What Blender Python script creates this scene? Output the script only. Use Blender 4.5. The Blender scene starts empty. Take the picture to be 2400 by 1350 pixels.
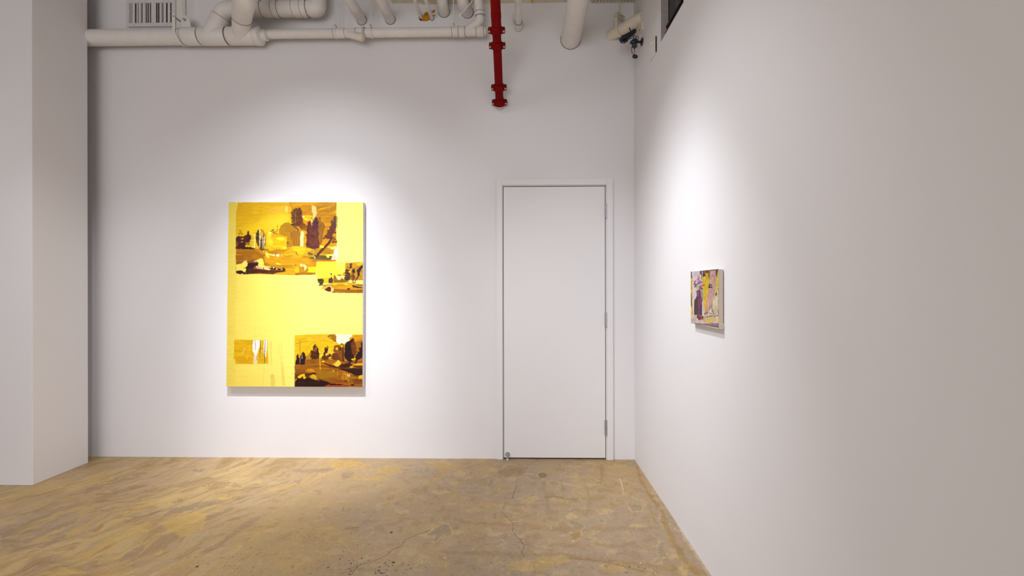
import bpy, bmesh, math, random
import numpy as np
from mathutils import Vector, Matrix
random.seed(7)
C = bpy.context.scene.collection
PI = math.pi

# ------------------------------------------------------------------ camera frame
W, H, F = 2400, 1350, 1050.0
CAM = Vector((0, 0, 1.53))
A_YAW = 20.0 / F
ROLL = 0.0018
R0 = Vector((math.cos(A_YAW), math.sin(A_YAW), 0))
U0 = Vector((0, 0, 1))
FW = Vector((-math.sin(A_YAW), math.cos(A_YAW), 0))
RT = R0 * math.cos(ROLL) - U0 * math.sin(ROLL)
UP = U0 * math.cos(ROLL) + R0 * math.sin(ROLL)

def ray(x, y):
    return FW * F + RT * (x - 1200) + UP * (675 - y)
def onY(x, y, Y):
    d = ray(x, y); return CAM + d * ((Y - CAM.y) / d.y)
def onX(x, y, X):
    d = ray(x, y); return CAM + d * ((X - CAM.x) / d.x)
def onZ(x, y, Z=0.0):
    d = ray(x, y); return CAM + d * ((Z - CAM.z) / d.z)
def project(P):
    """world points (n,3) -> photo pixels, used while building to look up where paint goes"""
    d = P - np.array(CAM)
    z = d @ np.array(FW); x = d @ np.array(RT); y = d @ np.array(UP)
    z = np.where(z < 0.05, 0.05, z)
    return 1200 + F * x / z, 675 - F * y / z

corner = onZ(1487, 1077)
D, XR = corner.y, corner.x            # back wall plane, right wall plane
XL = onZ(207, 1085).x                 # end of the left partition
YP1, YP0 = onZ(207, 1085).y, onZ(84, 1138).y
CEIL = 4.75

# ------------------------------------------------------------------ helpers
def lin(c):
    return tuple((v / 255 / 12.92) if v / 255 <= .04045 else ((v / 255 + .055) / 1.055) ** 2.4 for v in c)
def mat(name, col, rough=.6, metal=0, spec=.5, bump=0, bscale=200, var=0, vscale=3):
    m = bpy.data.materials.new(name); m.use_nodes = True
    n = m.node_tree.nodes; l = m.node_tree.links; b = n['Principled BSDF']
    b.inputs['Base Color'].default_value = (*col, 1)
    b.inputs['Roughness'].default_value = rough
    b.inputs['Metallic'].default_value = metal
    b.inputs['Specular IOR Level'].default_value = spec
    tc = n.new('ShaderNodeTexCoord')
    if bump:
        t = n.new('ShaderNodeTexNoise'); t.inputs['Scale'].default_value = bscale; t.inputs['Detail'].default_value = 4
        l.new(tc.outputs['Object'], t.inputs['Vector'])
        bp = n.new('ShaderNodeBump'); bp.inputs['Strength'].default_value = bump; bp.inputs['Distance'].default_value = .002
        l.new(t.outputs['Fac'], bp.inputs['Height']); l.new(bp.outputs['Normal'], b.inputs['Normal'])
    if var:
        t = n.new('ShaderNodeTexNoise'); t.inputs['Scale'].default_value = vscale; t.inputs['Detail'].default_value = 5
        l.new(tc.outputs['Object'], t.inputs['Vector'])
        r = n.new('ShaderNodeMapRange'); r.inputs['From Min'].default_value = .3; r.inputs['From Max'].default_value = .7
        r.inputs['To Min'].default_value = 1 - var; r.inputs['To Max'].default_value = 1
        l.new(t.outputs['Fac'], r.inputs['Value'])
        mx = n.new('ShaderNodeMix'); mx.data_type = 'RGBA'; mx.blend_type = 'MULTIPLY'; mx.inputs[0].default_value = 1
        mx.inputs[6].default_value = (*col, 1); l.new(r.outputs['Result'], mx.inputs[7]); l.new(mx.outputs[2], b.inputs['Base Color'])
    return m
def vcol_mat(name, attr='paint', rough=.5, bump=.3, bdist=.001, grain=0, gscale=300, spec=.4):
    m = bpy.data.materials.new(name); m.use_nodes = True
    n = m.node_tree.nodes; l = m.node_tree.links; b = n['Principled BSDF']
    b.inputs['Roughness'].default_value = rough; b.inputs['Specular IOR Level'].default_value = spec
    a = n.new('ShaderNodeAttribute'); a.attribute_name = attr
    out = a.outputs['Color']
    tc = n.new('ShaderNodeTexCoord')
    t = n.new('ShaderNodeTexNoise'); t.inputs['Scale'].default_value = gscale; t.inputs['Detail'].default_value = 5
    l.new(tc.outputs['Object'], t.inputs['Vector'])
    if grain:
        r = n.new('ShaderNodeMapRange'); r.inputs['From Min'].default_value = .3; r.inputs['From Max'].default_value = .7
        r.inputs['To Min'].default_value = 1 - grain; r.inputs['To Max'].default_value = 1 + grain
        l.new(t.outputs['Fac'], r.inputs['Value'])
        mx = n.new('ShaderNodeMix'); mx.data_type = 'RGBA'; mx.blend_type = 'MULTIPLY'; mx.inputs[0].default_value = 1
        l.new(out, mx.inputs[6]); l.new(r.outputs['Result'], mx.inputs[7]); out = mx.outputs[2]
    l.new(out, b.inputs['Base Color'])
    if bump:
        bp = n.new('ShaderNodeBump'); bp.inputs['Strength'].default_value = bump; bp.inputs['Distance'].default_value = bdist
        l.new(t.outputs['Fac'], bp.inputs['Height']); l.new(bp.outputs['Normal'], b.inputs['Normal'])
    return m

M = dict(
    wall=mat('white_wall_paint', (.80, .775, .775), .65, spec=.3, bump=.12, bscale=60, var=.02, vscale=1.2),
    ceil=mat('ceiling_paint', (.48, .43, .37), .8, var=.12, vscale=4),
    deck=mat('cream_deck_paint', (.80, .73, .58), .7, var=.2, vscale=9),
    door=mat('door_paint', (.80, .775, .77), .5, spec=.35, var=.015, vscale=2),
    pipe=mat('white_pipe_paint', (.80, .76, .72), .5, bump=.15, bscale=90, var=.08, vscale=12),
    cream=mat('cream_pipe_paint', (.80, .72, .58), .5, bump=.15, bscale=90, var=.1, vscale=12),
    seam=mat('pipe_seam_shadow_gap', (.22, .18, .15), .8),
    red=mat('red_enamel', (.21, .0006, .0006), .6, spec=.12, bump=.15, bscale=70, var=.2, vscale=10),
    redc=mat('red_coupling_enamel', (.18, .0006, .0006), .6, spec=.12, bump=.3, bscale=120),
    bolt=mat('zinc_bolt', (.6, .6, .58), .35, metal=.8),
    steel=mat('brushed_steel', (.45, .44, .45), .35, metal=.9),
    ductin=mat('duct_inside', (.05, .04, .035), .9),
    dark=mat('dark_void', (.02, .017, .015), .9),
    black=mat('black_plastic', (.012, .012, .018), .45),
    foam=mat('orange_foam', (.62, .27, .02), .9, bump=.8, bscale=60, var=.4, vscale=40),
    side=mat('canvas_side', (.84, .77, .75), .85, bump=.2, bscale=400, var=.12, vscale=30),
    linen=mat('linen_side', (.66, .57, .46), .9, bump=.3, bscale=500, var=.1, vscale=60),
    glass=mat('dark_pane', (.022, .012, .008), .12),
    frame=mat('black_window_frame', (.008, .006, .006), .5),
    reveal=mat('grey_reveal_paint', (.42, .38, .36), .8, var=.25, vscale=25),
    grille=mat('grille_paint', (.70, .66, .66), .5, var=.08, vscale=30),
    fin=mat('fin_shade_bolt_grey', (.45, .42, .41), .55, var=.2, vscale=60),
    orange=mat('orange_marker', (.75, .42, .02), .7),
)

class MB:
    def __init__(s): s.v = []; s.f = []
    def add(s, v, f):
        o = len(s.v); s.v += [tuple(p) for p in v]; s.f += [tuple(i + o for i in q) for q in f]; return s
    def box(s, x0, x1, y0, y1, z0, z1):
        v = [(x0,y0,z0),(x1,y0,z0),(x1,y1,z0),(x0,y1,z0),(x0,y0,z1),(x1,y0,z1),(x1,y1,z1),(x0,y1,z1)]
        return s.add(v, [(0,3,2,1),(4,5,6,7),(0,1,5,4),(1,2,6,5),(2,3,7,6),(3,0,4,7)])
    def obb(s, c, ax, ay, az):
        c = Vector(c); v = []
        for k in (-1, 1):
            for j, i in ((-1,-1),(-1,1),(1,1),(1,-1)):
                v.append(c + Vector(ax)*i + Vector(ay)*j + Vector(az)*k)
        return s.add(v, [(0,3,2,1),(4,5,6,7),(0,1,5,4),(1,2,6,5),(2,3,7,6),(3,0,4,7)])
    def tube(s, pts, r, n=28, caps=True):
        pts = [Vector(p) for p in pts]
        rs = r if isinstance(r, (list, tuple)) else [r] * len(pts)
        t0 = (pts[1] - pts[0]).normalized()
        u = t0.orthogonal().normalized(); o = len(s.v)
        for i, p in enumerate(pts):
            if i == 0: t = t0
            elif i == len(pts) - 1: t = (pts[i] - pts[i-1]).normalized()
            else: t = ((pts[i+1] - p).normalized() + (p - pts[i-1]).normalized()).normalized()
            u = (u - t * u.dot(t)).normalized(); w = t.cross(u)
            for k in range(n):
                a = 2 * PI * k / n
                s.v.append(tuple(p + (u * math.cos(a) + w * math.sin(a)) * rs[i]))
        for i in range(len(pts) - 1):
            for k in range(n):
                a, b = o + i*n + k, o + i*n + (k+1) % n
                s.f.append((a, b, b + n, a + n))
        if caps:
            s.f.append(tuple(o + k for k in reversed(range(n))))
            s.f.append(tuple(o + (len(pts)-1)*n + k for k in range(n)))
        return s
    def prism(s, pts2, origin, ax, ay, az, depth):
        """extrude polygon pts2 in plane (ax, ay) at origin along az"""
        o = Vector(origin); ax, ay, az = Vector(ax), Vector(ay), Vector(az); n = len(pts2)
        v = [o + ax*p[0] + ay*p[1] for p in pts2] + [o + ax*p[0] + ay*p[1] + az*depth for p in pts2]
        return s.add(v, [tuple(reversed(range(n))), tuple(range(n, 2*n))] + [(i, (i+1) % n, n + (i+1) % n, n + i) for i in range(n)])
    def build(s, name, material, parent=None, smooth=False, bevel=0):
        me = bpy.data.meshes.new(name); me.from_pydata(s.v, [], s.f); me.update()
        bm = bmesh.new(); bm.from_mesh(me); bmesh.ops.recalc_face_normals(bm, faces=bm.faces); bm.to_mesh(me); bm.free()
        o = bpy.data.objects.new(name, me); C.objects.link(o); me.materials.append(material)
        if parent:
            o.parent = parent; o.matrix_parent_inverse = Matrix.Translation(-Vector(parent.location))
        if smooth:
            me.shade_smooth()
            try: me.set_sharp_from_angle(angle=math.radians(40))
            except Exception: pass
        if bevel:
            b = o.modifiers.new('bevel', 'BEVEL'); b.width = bevel; b.segments = 2; b.limit_method = 'ANGLE'
        return o

def thing(name, loc, label, cat, group=None):
    o = bpy.data.objects.new(name, None); C.objects.link(o); o.location = loc; o.empty_display_size = .1
    o['label'] = label; o['category'] = cat
    if group: o['group'] = group
    return o
def tag(o, label, cat, group=None):
    o['label'] = label; o['category'] = cat
    if group: o['group'] = group
    return o
def struct(o): o['kind'] = 'structure'; return o
def fillet(pts, r, n=9):
    pts = [Vector(p) for p in pts]; out = [pts[0]]
    for i in range(1, len(pts) - 1):
        a, b, c = pts[i-1], pts[i], pts[i+1]
        d0 = (a - b).normalized(); d1 = (c - b).normalized()
        ang = d0.angle(d1)
        if ang > 3.05: continue
        t = min(r / math.tan(ang / 2), (a-b).length*.49, (c-b).length*.49)
        p0, p1 = b + d0*t, b + d1*t
        for k in range(n + 1):
            q = k / n; out.append(p0*(1-q)**2 + b*2*q*(1-q) + p1*q*q)
    out.append(pts[-1]); return out
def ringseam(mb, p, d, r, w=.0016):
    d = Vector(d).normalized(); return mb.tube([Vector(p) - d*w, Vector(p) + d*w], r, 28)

# ------------------------------------------------------------------ noise for painted surfaces
def vnoise(x, y, seed=0):
    xi = np.floor(x).astype(np.int64); yi = np.floor(y).astype(np.int64); fx = x - xi; fy = y - yi
    fx = fx*fx*(3-2*fx); fy = fy*fy*(3-2*fy)
    def h(a, b):
        n = (a * 374761393 + b * 668265263 + seed * 1442695041) & 0xffffffff
        n = ((n ^ (n >> 13)) * 1274126177) & 0xffffffff
        return ((n ^ (n >> 16)) & 0xffff) / 65535.0
    return (h(xi,yi)*(1-fx)+h(xi+1,yi)*fx)*(1-fy) + (h(xi,yi+1)*(1-fx)+h(xi+1,yi+1)*fx)*fy
def fbm(x, y, seed=0, o=4):
    s = 0; a = .5; t = 0
    for k in range(o):
        s = s + a * vnoise(x * 2**k + 17.3*k, y * 2**k - 9.1*k, seed + k); t += a; a *= .55
    return s / t

class Canvas:
    """paints colours on surface points; px,py say where each point sits on the drawn motif"""
    def __init__(s, px, py, base, noise_xy=None):
        s.x = px; s.y = py; s.c = np.tile(np.array(base, float), (len(px), 1))
        s.nx, s.ny = noise_xy if noise_xy else (px, py)
        s.Z = None; s.oct = 2; s.J = ((-.3, -.12), (.12, -.3), (.3, .12), (-.12, .3))
    def setz(s, ox, oy, sc): s.Z = (ox, oy, sc)
    def T(s, p):
        return (s.Z[0] + p[0] / s.Z[2], s.Z[1] + p[1] / s.Z[2])
    def _mask(s, poly, warp, wf):
        xs = [p[0] for p in poly]; ys = [p[1] for p in poly]
        m = warp * 1.5 + 1
        idx = np.nonzero((s.x > min(xs)-m) & (s.x < max(xs)+m) & (s.y > min(ys)-m) & (s.y < max(ys)+m))[0]
        if len(idx) == 0: return idx, None
        x = s.x[idx]; y = s.y[idx]
        if warp:
            wx = (fbm(x*wf, y*wf, 5, s.oct) - .5) * 2.4 * warp; wy = (fbm(x*wf+31, y*wf+7, 9, s.oct) - .5) * 2.4 * warp
            x = x + wx; y = y + wy
        ins = np.zeros((len(s.J), len(idx)), bool); n = len(poly)
        for i in range(n):
            x0, y0 = poly[i]; x1, y1 = poly[(i+1) % n]
            if y0 == y1: continue
            g = (x1-x0)/(y1-y0)
            for q, (jx, jy) in enumerate(s.J):
                c = ((y0 > y+jy) != (y1 > y+jy)) & (x+jx < g*(y+jy-y0) + x0)
                ins[q] ^= c
        return idx, ins.mean(0)
    def poly(s, pts, col, warp=.6, wf=.35, var=.08, alpha=1, sx=.08, sy=.6, raw=False):
        pts = pts if raw else [s.T(p) for p in pts]
        idx, ins = s._mask(pts, warp, wf)
        if ins is None: return
        on = ins > 0; k = idx[on]; cov = ins[on][:, None]*alpha; col = np.array(col, float)
        st = (fbm(s.nx[k]*sx, s.ny[k]*sy, 3, 3) - .5) * 2 * var * 1.6
        c = col[None, :] * (1 + st)[:, None]
        s.c[k] = s.c[k]*(1-cov) + c*cov
    def blob(s, cx, cy, rx, ry, col, rot=0, **kw):
        n = 18; P = []
        for i in range(n):
            a = 2*PI*i/n; u = math.cos(a)*rx; v = math.sin(a)*ry
            P.append((cx + u*math.cos(rot) - v*math.sin(rot), cy + u*math.sin(rot) + v*math.cos(rot)))
        s.poly(P, col, **kw)
    def stroke(s, pts, w, col, **kw):
        ws = w if isinstance(w, (list, tuple)) else [w]*len(pts)
        L = []; Rr = []
        for i, p in enumerate(pts):
            a = pts[max(i-1, 0)]; b = pts[min(i+1, len(pts)-1)]
            dx, dy = b[0]-a[0], b[1]-a[1]; d = math.hypot(dx, dy) or 1
            nx, ny = -dy/d*ws[i]/2, dx/d*ws[i]/2
            L.append((p[0]+nx, p[1]+ny)); Rr.append((p[0]-nx, p[1]-ny))
        s.poly(L + Rr[::-1], col, **kw)
    def leaves(s, spine, w0, w1, col, n=60, size=22, seed=1, var=.25):
        """ragged foliage: short dabs around a spine"""
        rd = random.Random(seed)
        for i in range(n):
            t = rd.random(); q = t*(len(spine)-1); j = min(int(q), len(spine)-2); f = q-j
            cx = spine[j][0]*(1-f)+spine[j+1][0]*f; cy = spine[j][1]*(1-f)+spine[j+1][1]*f
            w = (w0*(1-t)+w1*t); ox = rd.uniform(-1, 1)*w
            k = 1 + rd.uniform(-var, var); z = size*rd.uniform(.5, 1.2)
            s.blob(cx+ox, cy + rd.uniform(-10, 10), z, z*rd.uniform(.3, .6), [c*k for c in col], rot=rd.uniform(-.3, .3)+(.5 if ox > 0 else -.5), warp=.5, var=.1)
    def soft(s, cx, cy, rx, ry, col, alpha=.7, p=2.0, rot=0):
        cx, cy = s.T((cx, cy)); rx /= s.Z[2]; ry /= s.Z[2]
        dx = s.x - cx; dy = s.y - cy
        u = (dx*math.cos(rot)+dy*math.sin(rot))/rx; v = (-dx*math.sin(rot)+dy*math.cos(rot))/ry
        a = np.clip(1-(u*u+v*v), 0, 1)**(1/p) * alpha
        a *= .7 + .6*fbm(s.nx*.12, s.ny*.5, 4, 3)
        a = np.clip(a, 0, 1)[:, None]
        s.c = s.c*(1-a) + np.array(col, float)[None, :]*a
def s2l(c):
    c = np.clip(c / 255.0, 0, 1)
    return np.where(c <= .04045, c/12.92, ((c+.055)/1.055)**2.4)
def paint_attr(me, rgb_lin, name='paint'):
    at = me.color_attributes.new(name, 'FLOAT_COLOR', 'POINT')
    a = np.ones((len(me.vertices), 4), np.float32); a[:, :3] = rgb_lin
    at.data.foreach_set('color', a.ravel())
def grid_mesh(name, P, nu, nv):
    """P (nv,nu,3) points -> fast quad grid mesh"""
    me = bpy.data.meshes.new(name); n = nu*nv
    me.vertices.add(n); me.vertices.foreach_set('co', P.reshape(-1).astype(np.float32))
    i = np.arange((nu-1)*(nv-1)); r = i // (nu-1); c = i % (nu-1); a = r*nu + c
    f = np.stack([a, a+1, a+1+nu, a+nu], 1).astype(np.int32)
    me.loops.add(f.size); me.loops.foreach_set('vertex_index', f.ravel())
    me.polygons.add(len(f)); me.polygons.foreach_set('loop_start', np.arange(0, f.size, 4, dtype=np.int32))
    me.update(calc_edges=True); me.validate()
    return me

# ================================================================== ROOM
XFL, YRE, XRW = -6.4, -4.5, XR
def floor():
    xs = np.concatenate([np.arange(XFL, -4.3, .06), np.arange(-4.3, XR, .0065), [XR + .02]])
    ys = np.concatenate([np.arange(YRE, 1.6, .12), np.arange(1.6, 2.25, .02), np.arange(2.25, D, .0058), [D + .02]])
    X, Y = np.meshgrid(xs, ys); P = np.stack([X, Y, np.zeros_like(X)], -1)
    me = grid_mesh('floor', P, len(xs), len(ys))
    x = X.ravel(); y = Y.ravel()
    px, py = project(P.reshape(-1, 3)); px = np.where(y < .6, -9999, px)
    # trowel direction of the worn coating on the left runs at about 58 degrees
    def rot(a): return x*math.cos(a)+y*math.sin(a), -x*math.sin(a)+y*math.cos(a)
    left = np.clip((-x - .9)/1.2, 0, 1); left = left*left*(3-2*left)
    ul, vl = rot(math.radians(53)); wx = fbm(x*1.7, y*1.7, 50, 3)*.5
    wx2 = (fbm(x*4, y*4, 51, 3)-.5)*.5; nA = fbm(ul*1.9+wx+wx2, vl*4.6+wx*3+wx2*2.5, 1, 5)*left + fbm(x*1.7, y*2.3, 2, 5)*(1-left)
    nB = fbm(ul*3.2+wx2*2, vl*9+wx*3+wx2*5, 11, 5)*left + fbm(x*3.4+5, y*4, 12, 5)*(1-left)
    nC = fbm(ul*6+wx2*3, vl*24+wx*6+wx2*9, 21, 4)*left + fbm(x*9, y*12, 22, 4)*(1-left)
    nD = fbm(x*1.1+3, y*1.4+8, 31, 4)
    def ss(v, a, b):
        t = np.clip((v-a)/(b-a), 0, 1); return (t*t*(3-2*t))[:, None]
    tan_ = np.array([176, 146, 104.]); grey = np.array([166, 141, 112.]); och = np.array([194, 156, 80.])
    yel = np.array([206, 166, 78.]); brn = np.array([140, 108, 64.]); pale = np.array([200, 174, 126.]); dkg = np.array([132, 112, 90.])
    c = tan_[None, :]*(1-ss(nD, .4, .6)) + grey[None, :]*ss(nD, .4, .6)
    L = left[:, None]
    def mixc(c, col, k): return c*(1-k) + col*k
    fine = fbm(ul*8+wx2*6, vl*25+wx*7+wx2*14, 71, 5)*left + fbm(x*22, y*26, 72, 4)*(1-left)
    c = mixc(c, och, .42*L*ss(nA, .46, .60)); c = mixc(c, och, .28*(1-L)*ss(nA, .5, .66))
    c = mixc(c, yel, .62*L*ss(nB, .55, .64)*ss(nD, .35, .6)); c = mixc(c, brn*1.04, .42*L*ss(1-nB, .59, .64))
    c = mixc(c, pale, .50*L*ss(nC*.5+nA*.5, .575, .62)); c = mixc(c, brn, .2*L*ss(1-nC, .62, .66))
    c = mixc(c, pale*.6+och*.4, .40*(1-L)*ss(nB, .62, .635)); c = mixc(c, dkg, .35*(1-L)*ss(nB, .665, .675))
    c = mixc(c, brn, .28*(1-L)*ss(1-nC, .66, .70)); c = mixc(c, pale, .35*(1-L)*ss(nC, .66, .69))
    c = mixc(c, pale, .32*L*ss(fine, .60, .66)); c = mixc(c, brn*.9, .34*L*ss(1-fine, .61, .67))
    c = mixc(c, och*.95, .18*ss(fbm(x*6+40, y*7, 41, 4), .58, .63)); c = mixc(c, pale*.95, .35*(1-L)*ss(fine, .64, .70)); c = mixc(c, brn, .30*(1-L)*ss(1-fine, .66, .72))
    cv = Canvas(px, py, (0, 0, 0), (x*160, y*160)); cv.c = c; cv.oct = 4
    cv.setz(800, 1030, 2.667)
    OC = (182, 140, 66); BR = (146, 112, 60); GR = (140, 122, 102); PL = (198, 170, 116)
    kw = dict(warp=4.5, wf=.16, var=.10, sx=.3, sy=.3)
    # wide faint brown drag marks
    cv.stroke([(560,175),(900,160),(1300,150),(1760,160)], 16, OC, alpha=.3, **kw)
    cv.stroke([(820,525),(1100,530),(1350,565),(1700,560),(1990,552)], [18,26,30,26,18], BR, alpha=.3, **kw)
    cv.stroke([(1150,650),(1500,665),(1800,660),(2050,700)], 22, BR, alpha=.2, **kw)
    cv.stroke([(620,705),(1000,715),(1400,725),(1800,775),(2300,835)], [18,26,26,30,36], BR, alpha=.35, **kw)
    cv.stroke([(1240,215),(1500,205),(1620,215)], 10, OC, alpha=.5, **kw)
    # long marks towards the door
    cv.stroke([(650,150),(630,190),(590,240),(530,285)], [22,26,24,12], OC, alpha=.55, **kw)
    cv.stroke([(690,150),(660,200),(610,240)], [8,18,10], (190,150,60), alpha=.7, **kw)
    cv.stroke([(1625,160),(1630,210),(1625,280)], 20, BR, alpha=.45, **kw)
    cv.stroke([(1265,270),(1280,360),(1305,460)], [24,26,20], BR, alpha=.35, **kw)
    cv.stroke([(1370,255),(1390,330),(1400,420)], 22, BR, alpha=.22, **kw)
    cv.stroke([(1535,290),(1550,380),(1530,480)], 20, BR, alpha=.3, **kw)
    cv.stroke([(1690,250),(1700,330),(1670,430)], 14, OC, alpha=.2, **kw)
    cv.blob(1070,200,90,34,BR,alpha=.45,**kw)
    cv.blob(480,215,160,40,GR,alpha=.2,**kw)
    # ochre / yellow worn patches
    for p in [(60,160,130,30),(290,195,90,26),(180,245,120,12),(280,395,50,16),(930,410,75,22),(860,350,24,10),(770,205,40,12),(920,190,50,18),
              (1180,385,60,22),(1370,375,130,16),(870,135,30,8),(640,780,60,16),(1180,790,150,38),(1330,750,110,30),(1700,800,90,34),(2140,820,40,30)]:
        cv.blob(*p, (190,152,72) if p[0] < 500 else (188,154,84), alpha=.55, **kw)
    for p in [(1440,480,40,16),(1730,170,60,14),(1650,450,60,20),(700,580,100,14),(540,600,60,14),(960,590,50,16),(1860,540,60,14),(1640,640,40,14),(1690,700,40,20),(380,450,50,16),(620,330,60,14),(740,215,40,22)]:
        cv.blob(*p, PL, alpha=.45, **kw)
    # stripped patches with pale rims
    def patch(P, col=(144, 124, 100), rim=PL, a=.7):
        cx = sum(p[0] for p in P)/len(P); cy = sum(p[1] for p in P)/len(P)
        cv.poly([(cx+(p[0]-cx)*1.18, cy+(p[1]-cy)*1.18) for p in P], rim, alpha=.6, **kw)
        cv.poly(P, col, alpha=a, warp=2, wf=.3, var=.08)
    patch([(650,525),(668,535),(692,590),(660,604),(640,590),(612,615),(600,642),(572,634),(590,600),(530,596),(575,565)])
    patch([(1440,430),(1490,430),(1480,450),(1430,450)]); patch([(1425,505),(1470,512),(1522,540),(1500,562),(1460,548),(1430,530)])
    patch([(1430,590),(1490,570),(1500,610),(1450,635)], BR, PL, .6)
    patch([(1790,395),(1830,402),(1885,415),(1880,440),(1820,450),(1800,420)])
    patch([(2000,470),(2045,495),(2055,525),(2020,540),(1985,515)])
    patch([(1985,650),(2010,640),(2015,680),(2040,730),(2000,740),(1970,700)]); patch([(2080,650),(2140,690),(2150,720),(2100,720)])
    patch([(1150,218),(1200,222),(1250,240),(1255,256),(1180,245)]); patch([(455,200),(510,197),(505,210),(465,212)])
    patch([(480,178),(512,176),(508,186),(484,188)]); patch([(925,250),(950,262),(955,278),(915,295)],GR)
    patch([(1605,495),(1640,500),(1645,515),(1615,520)]); patch([(950,460),(975,470),(970,500),(950,495)])
    patch([(1060,820),(1140,822),(1130,853),(1050,853)]); patch([(1250,560),(1300,530),(1310,560),(1280,575)],GR,PL,.5)
    patch([(0,210),(80,205),(60,240),(0,250)],GR,OC,.6); patch([(0,420),(22,430),(20,450),(0,455)]); patch([(1630,790),(1670,780),(1660,810)],GR)
    patch([(1590,262),(1632,262),(1625,276),(1600,276)],BR)
    cv.blob(1259,224,28,16,(128,92,38),alpha=.85,warp=2,wf=.4,var=.15); cv.blob(1259,226,14,8,(150,112,60),alpha=.6,warp=1)
    cv.stroke([(1270,365),(1330,355),(1400,372),(1480,375)], 10, (128,108,76), alpha=.8, warp=2.5)
    cv.stroke([(1420,383),(1500,388)], 5, (128,108,76), alpha=.7, warp=2); cv.stroke([(1210,385),(1300,375)], 10, GR, alpha=.6, warp=2)
    # stained strip along the right wall
    cv.stroke([(1845,165),(1870,250),(1920,330),(1985,430)], [12,18,18,22], (150,112,44), alpha=.5, **kw)
    cv.stroke([(2000,430),(2030,540),(2075,640),(2150,760),(2250,850)], [16,26,40,30,30], (158,118,48), alpha=.5, **kw)
    cv.stroke([(1920,420),(1975,530)], 14, (158,118,48), alpha=.4, **kw)
    cv.stroke([(2060,430),(2150,600),(2330,850)], [6,30,60], (206,190,164), alpha=.5, **kw)
    cv.stroke([(2110,790),(2160,853)], 30, PL, alpha=.6, **kw)
    cv.stroke([(1735,238),(1750,270),(1765,330)], [2,5,3], (226,206,160), warp=1); cv.stroke([(1755,258),(1850,280)], 3, (206,186,140), warp=1, alpha=.7)
    cv.stroke([(745,380),(752,440),(760,490)], 12, PL, alpha=.3, warp=2)
    cv.stroke([(1430,740),(1600,760),(1760,790),(1900,830)], 12, BR, alpha=.6, warp=3)
    # left part: large scraped shapes
    cv.setz(0, 1030, 3.0)
    for P in [[(1390,800),(1560,710),(1700,600),(1760,560),(1835,540),(1790,590),(1640,680),(1540,760),(1420,815)],
              [(830,860),(900,790),(1010,740),(1000,790),(930,840)], [(1100,570),(1200,490),(1400,440),(1640,410),(1560,450),(1360,490),(1230,520)],
              [(130,720),(330,640),(500,570),(560,540),(520,590),(360,650),(180,735)], [(250,760),(400,700),(430,715),(290,770)],
              [(560,375),(640,345),(730,325),(690,350),(600,380)], [(0,770),(120,740),(180,720),(80,700),(0,720)],
              [(2030,215),(2200,205),(2360,200),(2280,235),(2120,235)], [(1340,215),(1440,205),(1400,235)], [(690,500),(820,480),(760,510)],
              [(0,660),(90,620),(120,650),(20,700)], [(2040,300),(2120,280),(2110,310)], [(2190,360),(2270,350),(2250,385)]]:
        cv.poly(P, (148,122,92), alpha=.62, warp=3.5, wf=.2, var=.1)
    for P in [[(1450,350),(1520,300),(1620,295),(1600,330),(1500,355)], [(1600,320),(1660,305),(1710,330),(1650,345)], [(1200,440),(1320,400),(1300,430),(1230,455)]]:
        cv.poly(P, (154,122,76), alpha=.6, warp=5, wf=.16)
    for P in [[(1390,330),(1460,325),(1430,355),(1370,345)], [(1540,400),(1640,395),(1620,415),(1550,420)], [(650,300),(740,285),(700,310)], [(850,590),(940,530),(900,570)],
              [(1060,800),(1160,775),(1120,810)], [(980,630),(1060,625),(1020,655)], [(1130,590),(1300,520),(1450,520),(1430,620),(1300,690),(1190,650)], [(250,950),(420,900),(620,930),(500,960)]]:
        cv.poly(P, (210,170,76), alpha=.5, warp=6, wf=.14)
    paint_attr(me, (s2l(cv.c) * (.86+.20*L)).astype(np.float32))
    fm_ = vcol_mat('worn_sealed_concrete', rough=.42, bump=.35, bdist=.002, grain=.14, gscale=140, spec=.45)
    n_, l_ = fm_.node_tree.nodes, fm_.node_tree.links; bs = n_['Principled BSDF']; src = bs.inputs['Base Color'].links[0].from_socket
    tc = n_.new('ShaderNodeTexCoord'); n2 = n_.new('ShaderNodeTexNoise'); n2.inputs['Scale'].default_value = 38; n2.inputs['Detail'].default_value = 8; n2.inputs['Roughness'].default_value = .7
    l_.new(tc.outputs['Object'], n2.inputs['Vector'])
    for lo, hi, col_, f_ in ((.60, .66, (.72, .60, .40, 1), .32), (.36, .42, (.20, .14, .08, 1), -.45)):
        r_ = n_.new('ShaderNodeMapRange'); l_.new(n2.outputs['Fac'], r_.inputs['Value'])
        r_.inputs['From Min'].default_value = lo if f_ > 0 else hi; r_.inputs['From Max'].default_value = hi if f_ > 0 else lo
        r_.inputs['To Min'].default_value = 0; r_.inputs['To Max'].default_value = abs(f_)
        mx_ = n_.new('ShaderNodeMix'); mx_.data_type = 'RGBA'; l_.new(r_.outputs['Result'], mx_.inputs[0]); l_.new(src, mx_.inputs[6]); mx_.inputs[7].default_value = col_; src = mx_.outputs[2]
    l_.new(src, bs.inputs['Base Color']); me.materials.append(fm_)
    o = bpy.data.objects.new('floor', me); C.objects.link(o); struct(o)
    # chips, cracks and pebble aggregate showing in the slab, lying a hair above it
    me.materials.append(mat('dark_aggregate', (.085, .07, .055), .7)); me.materials.append(mat('crack', (.07, .05, .03), .9))
    me.materials.append(mat('pale_chip', (.80, .74, .62), .8)); me.materials.append(mat('brown_aggregate', (.20, .145, .085), .7))
    bm = bmesh.new(); bm.from_mesh(me); lay = bm.verts.layers.float_color.get('paint')
    rd = random.Random(3)
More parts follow.
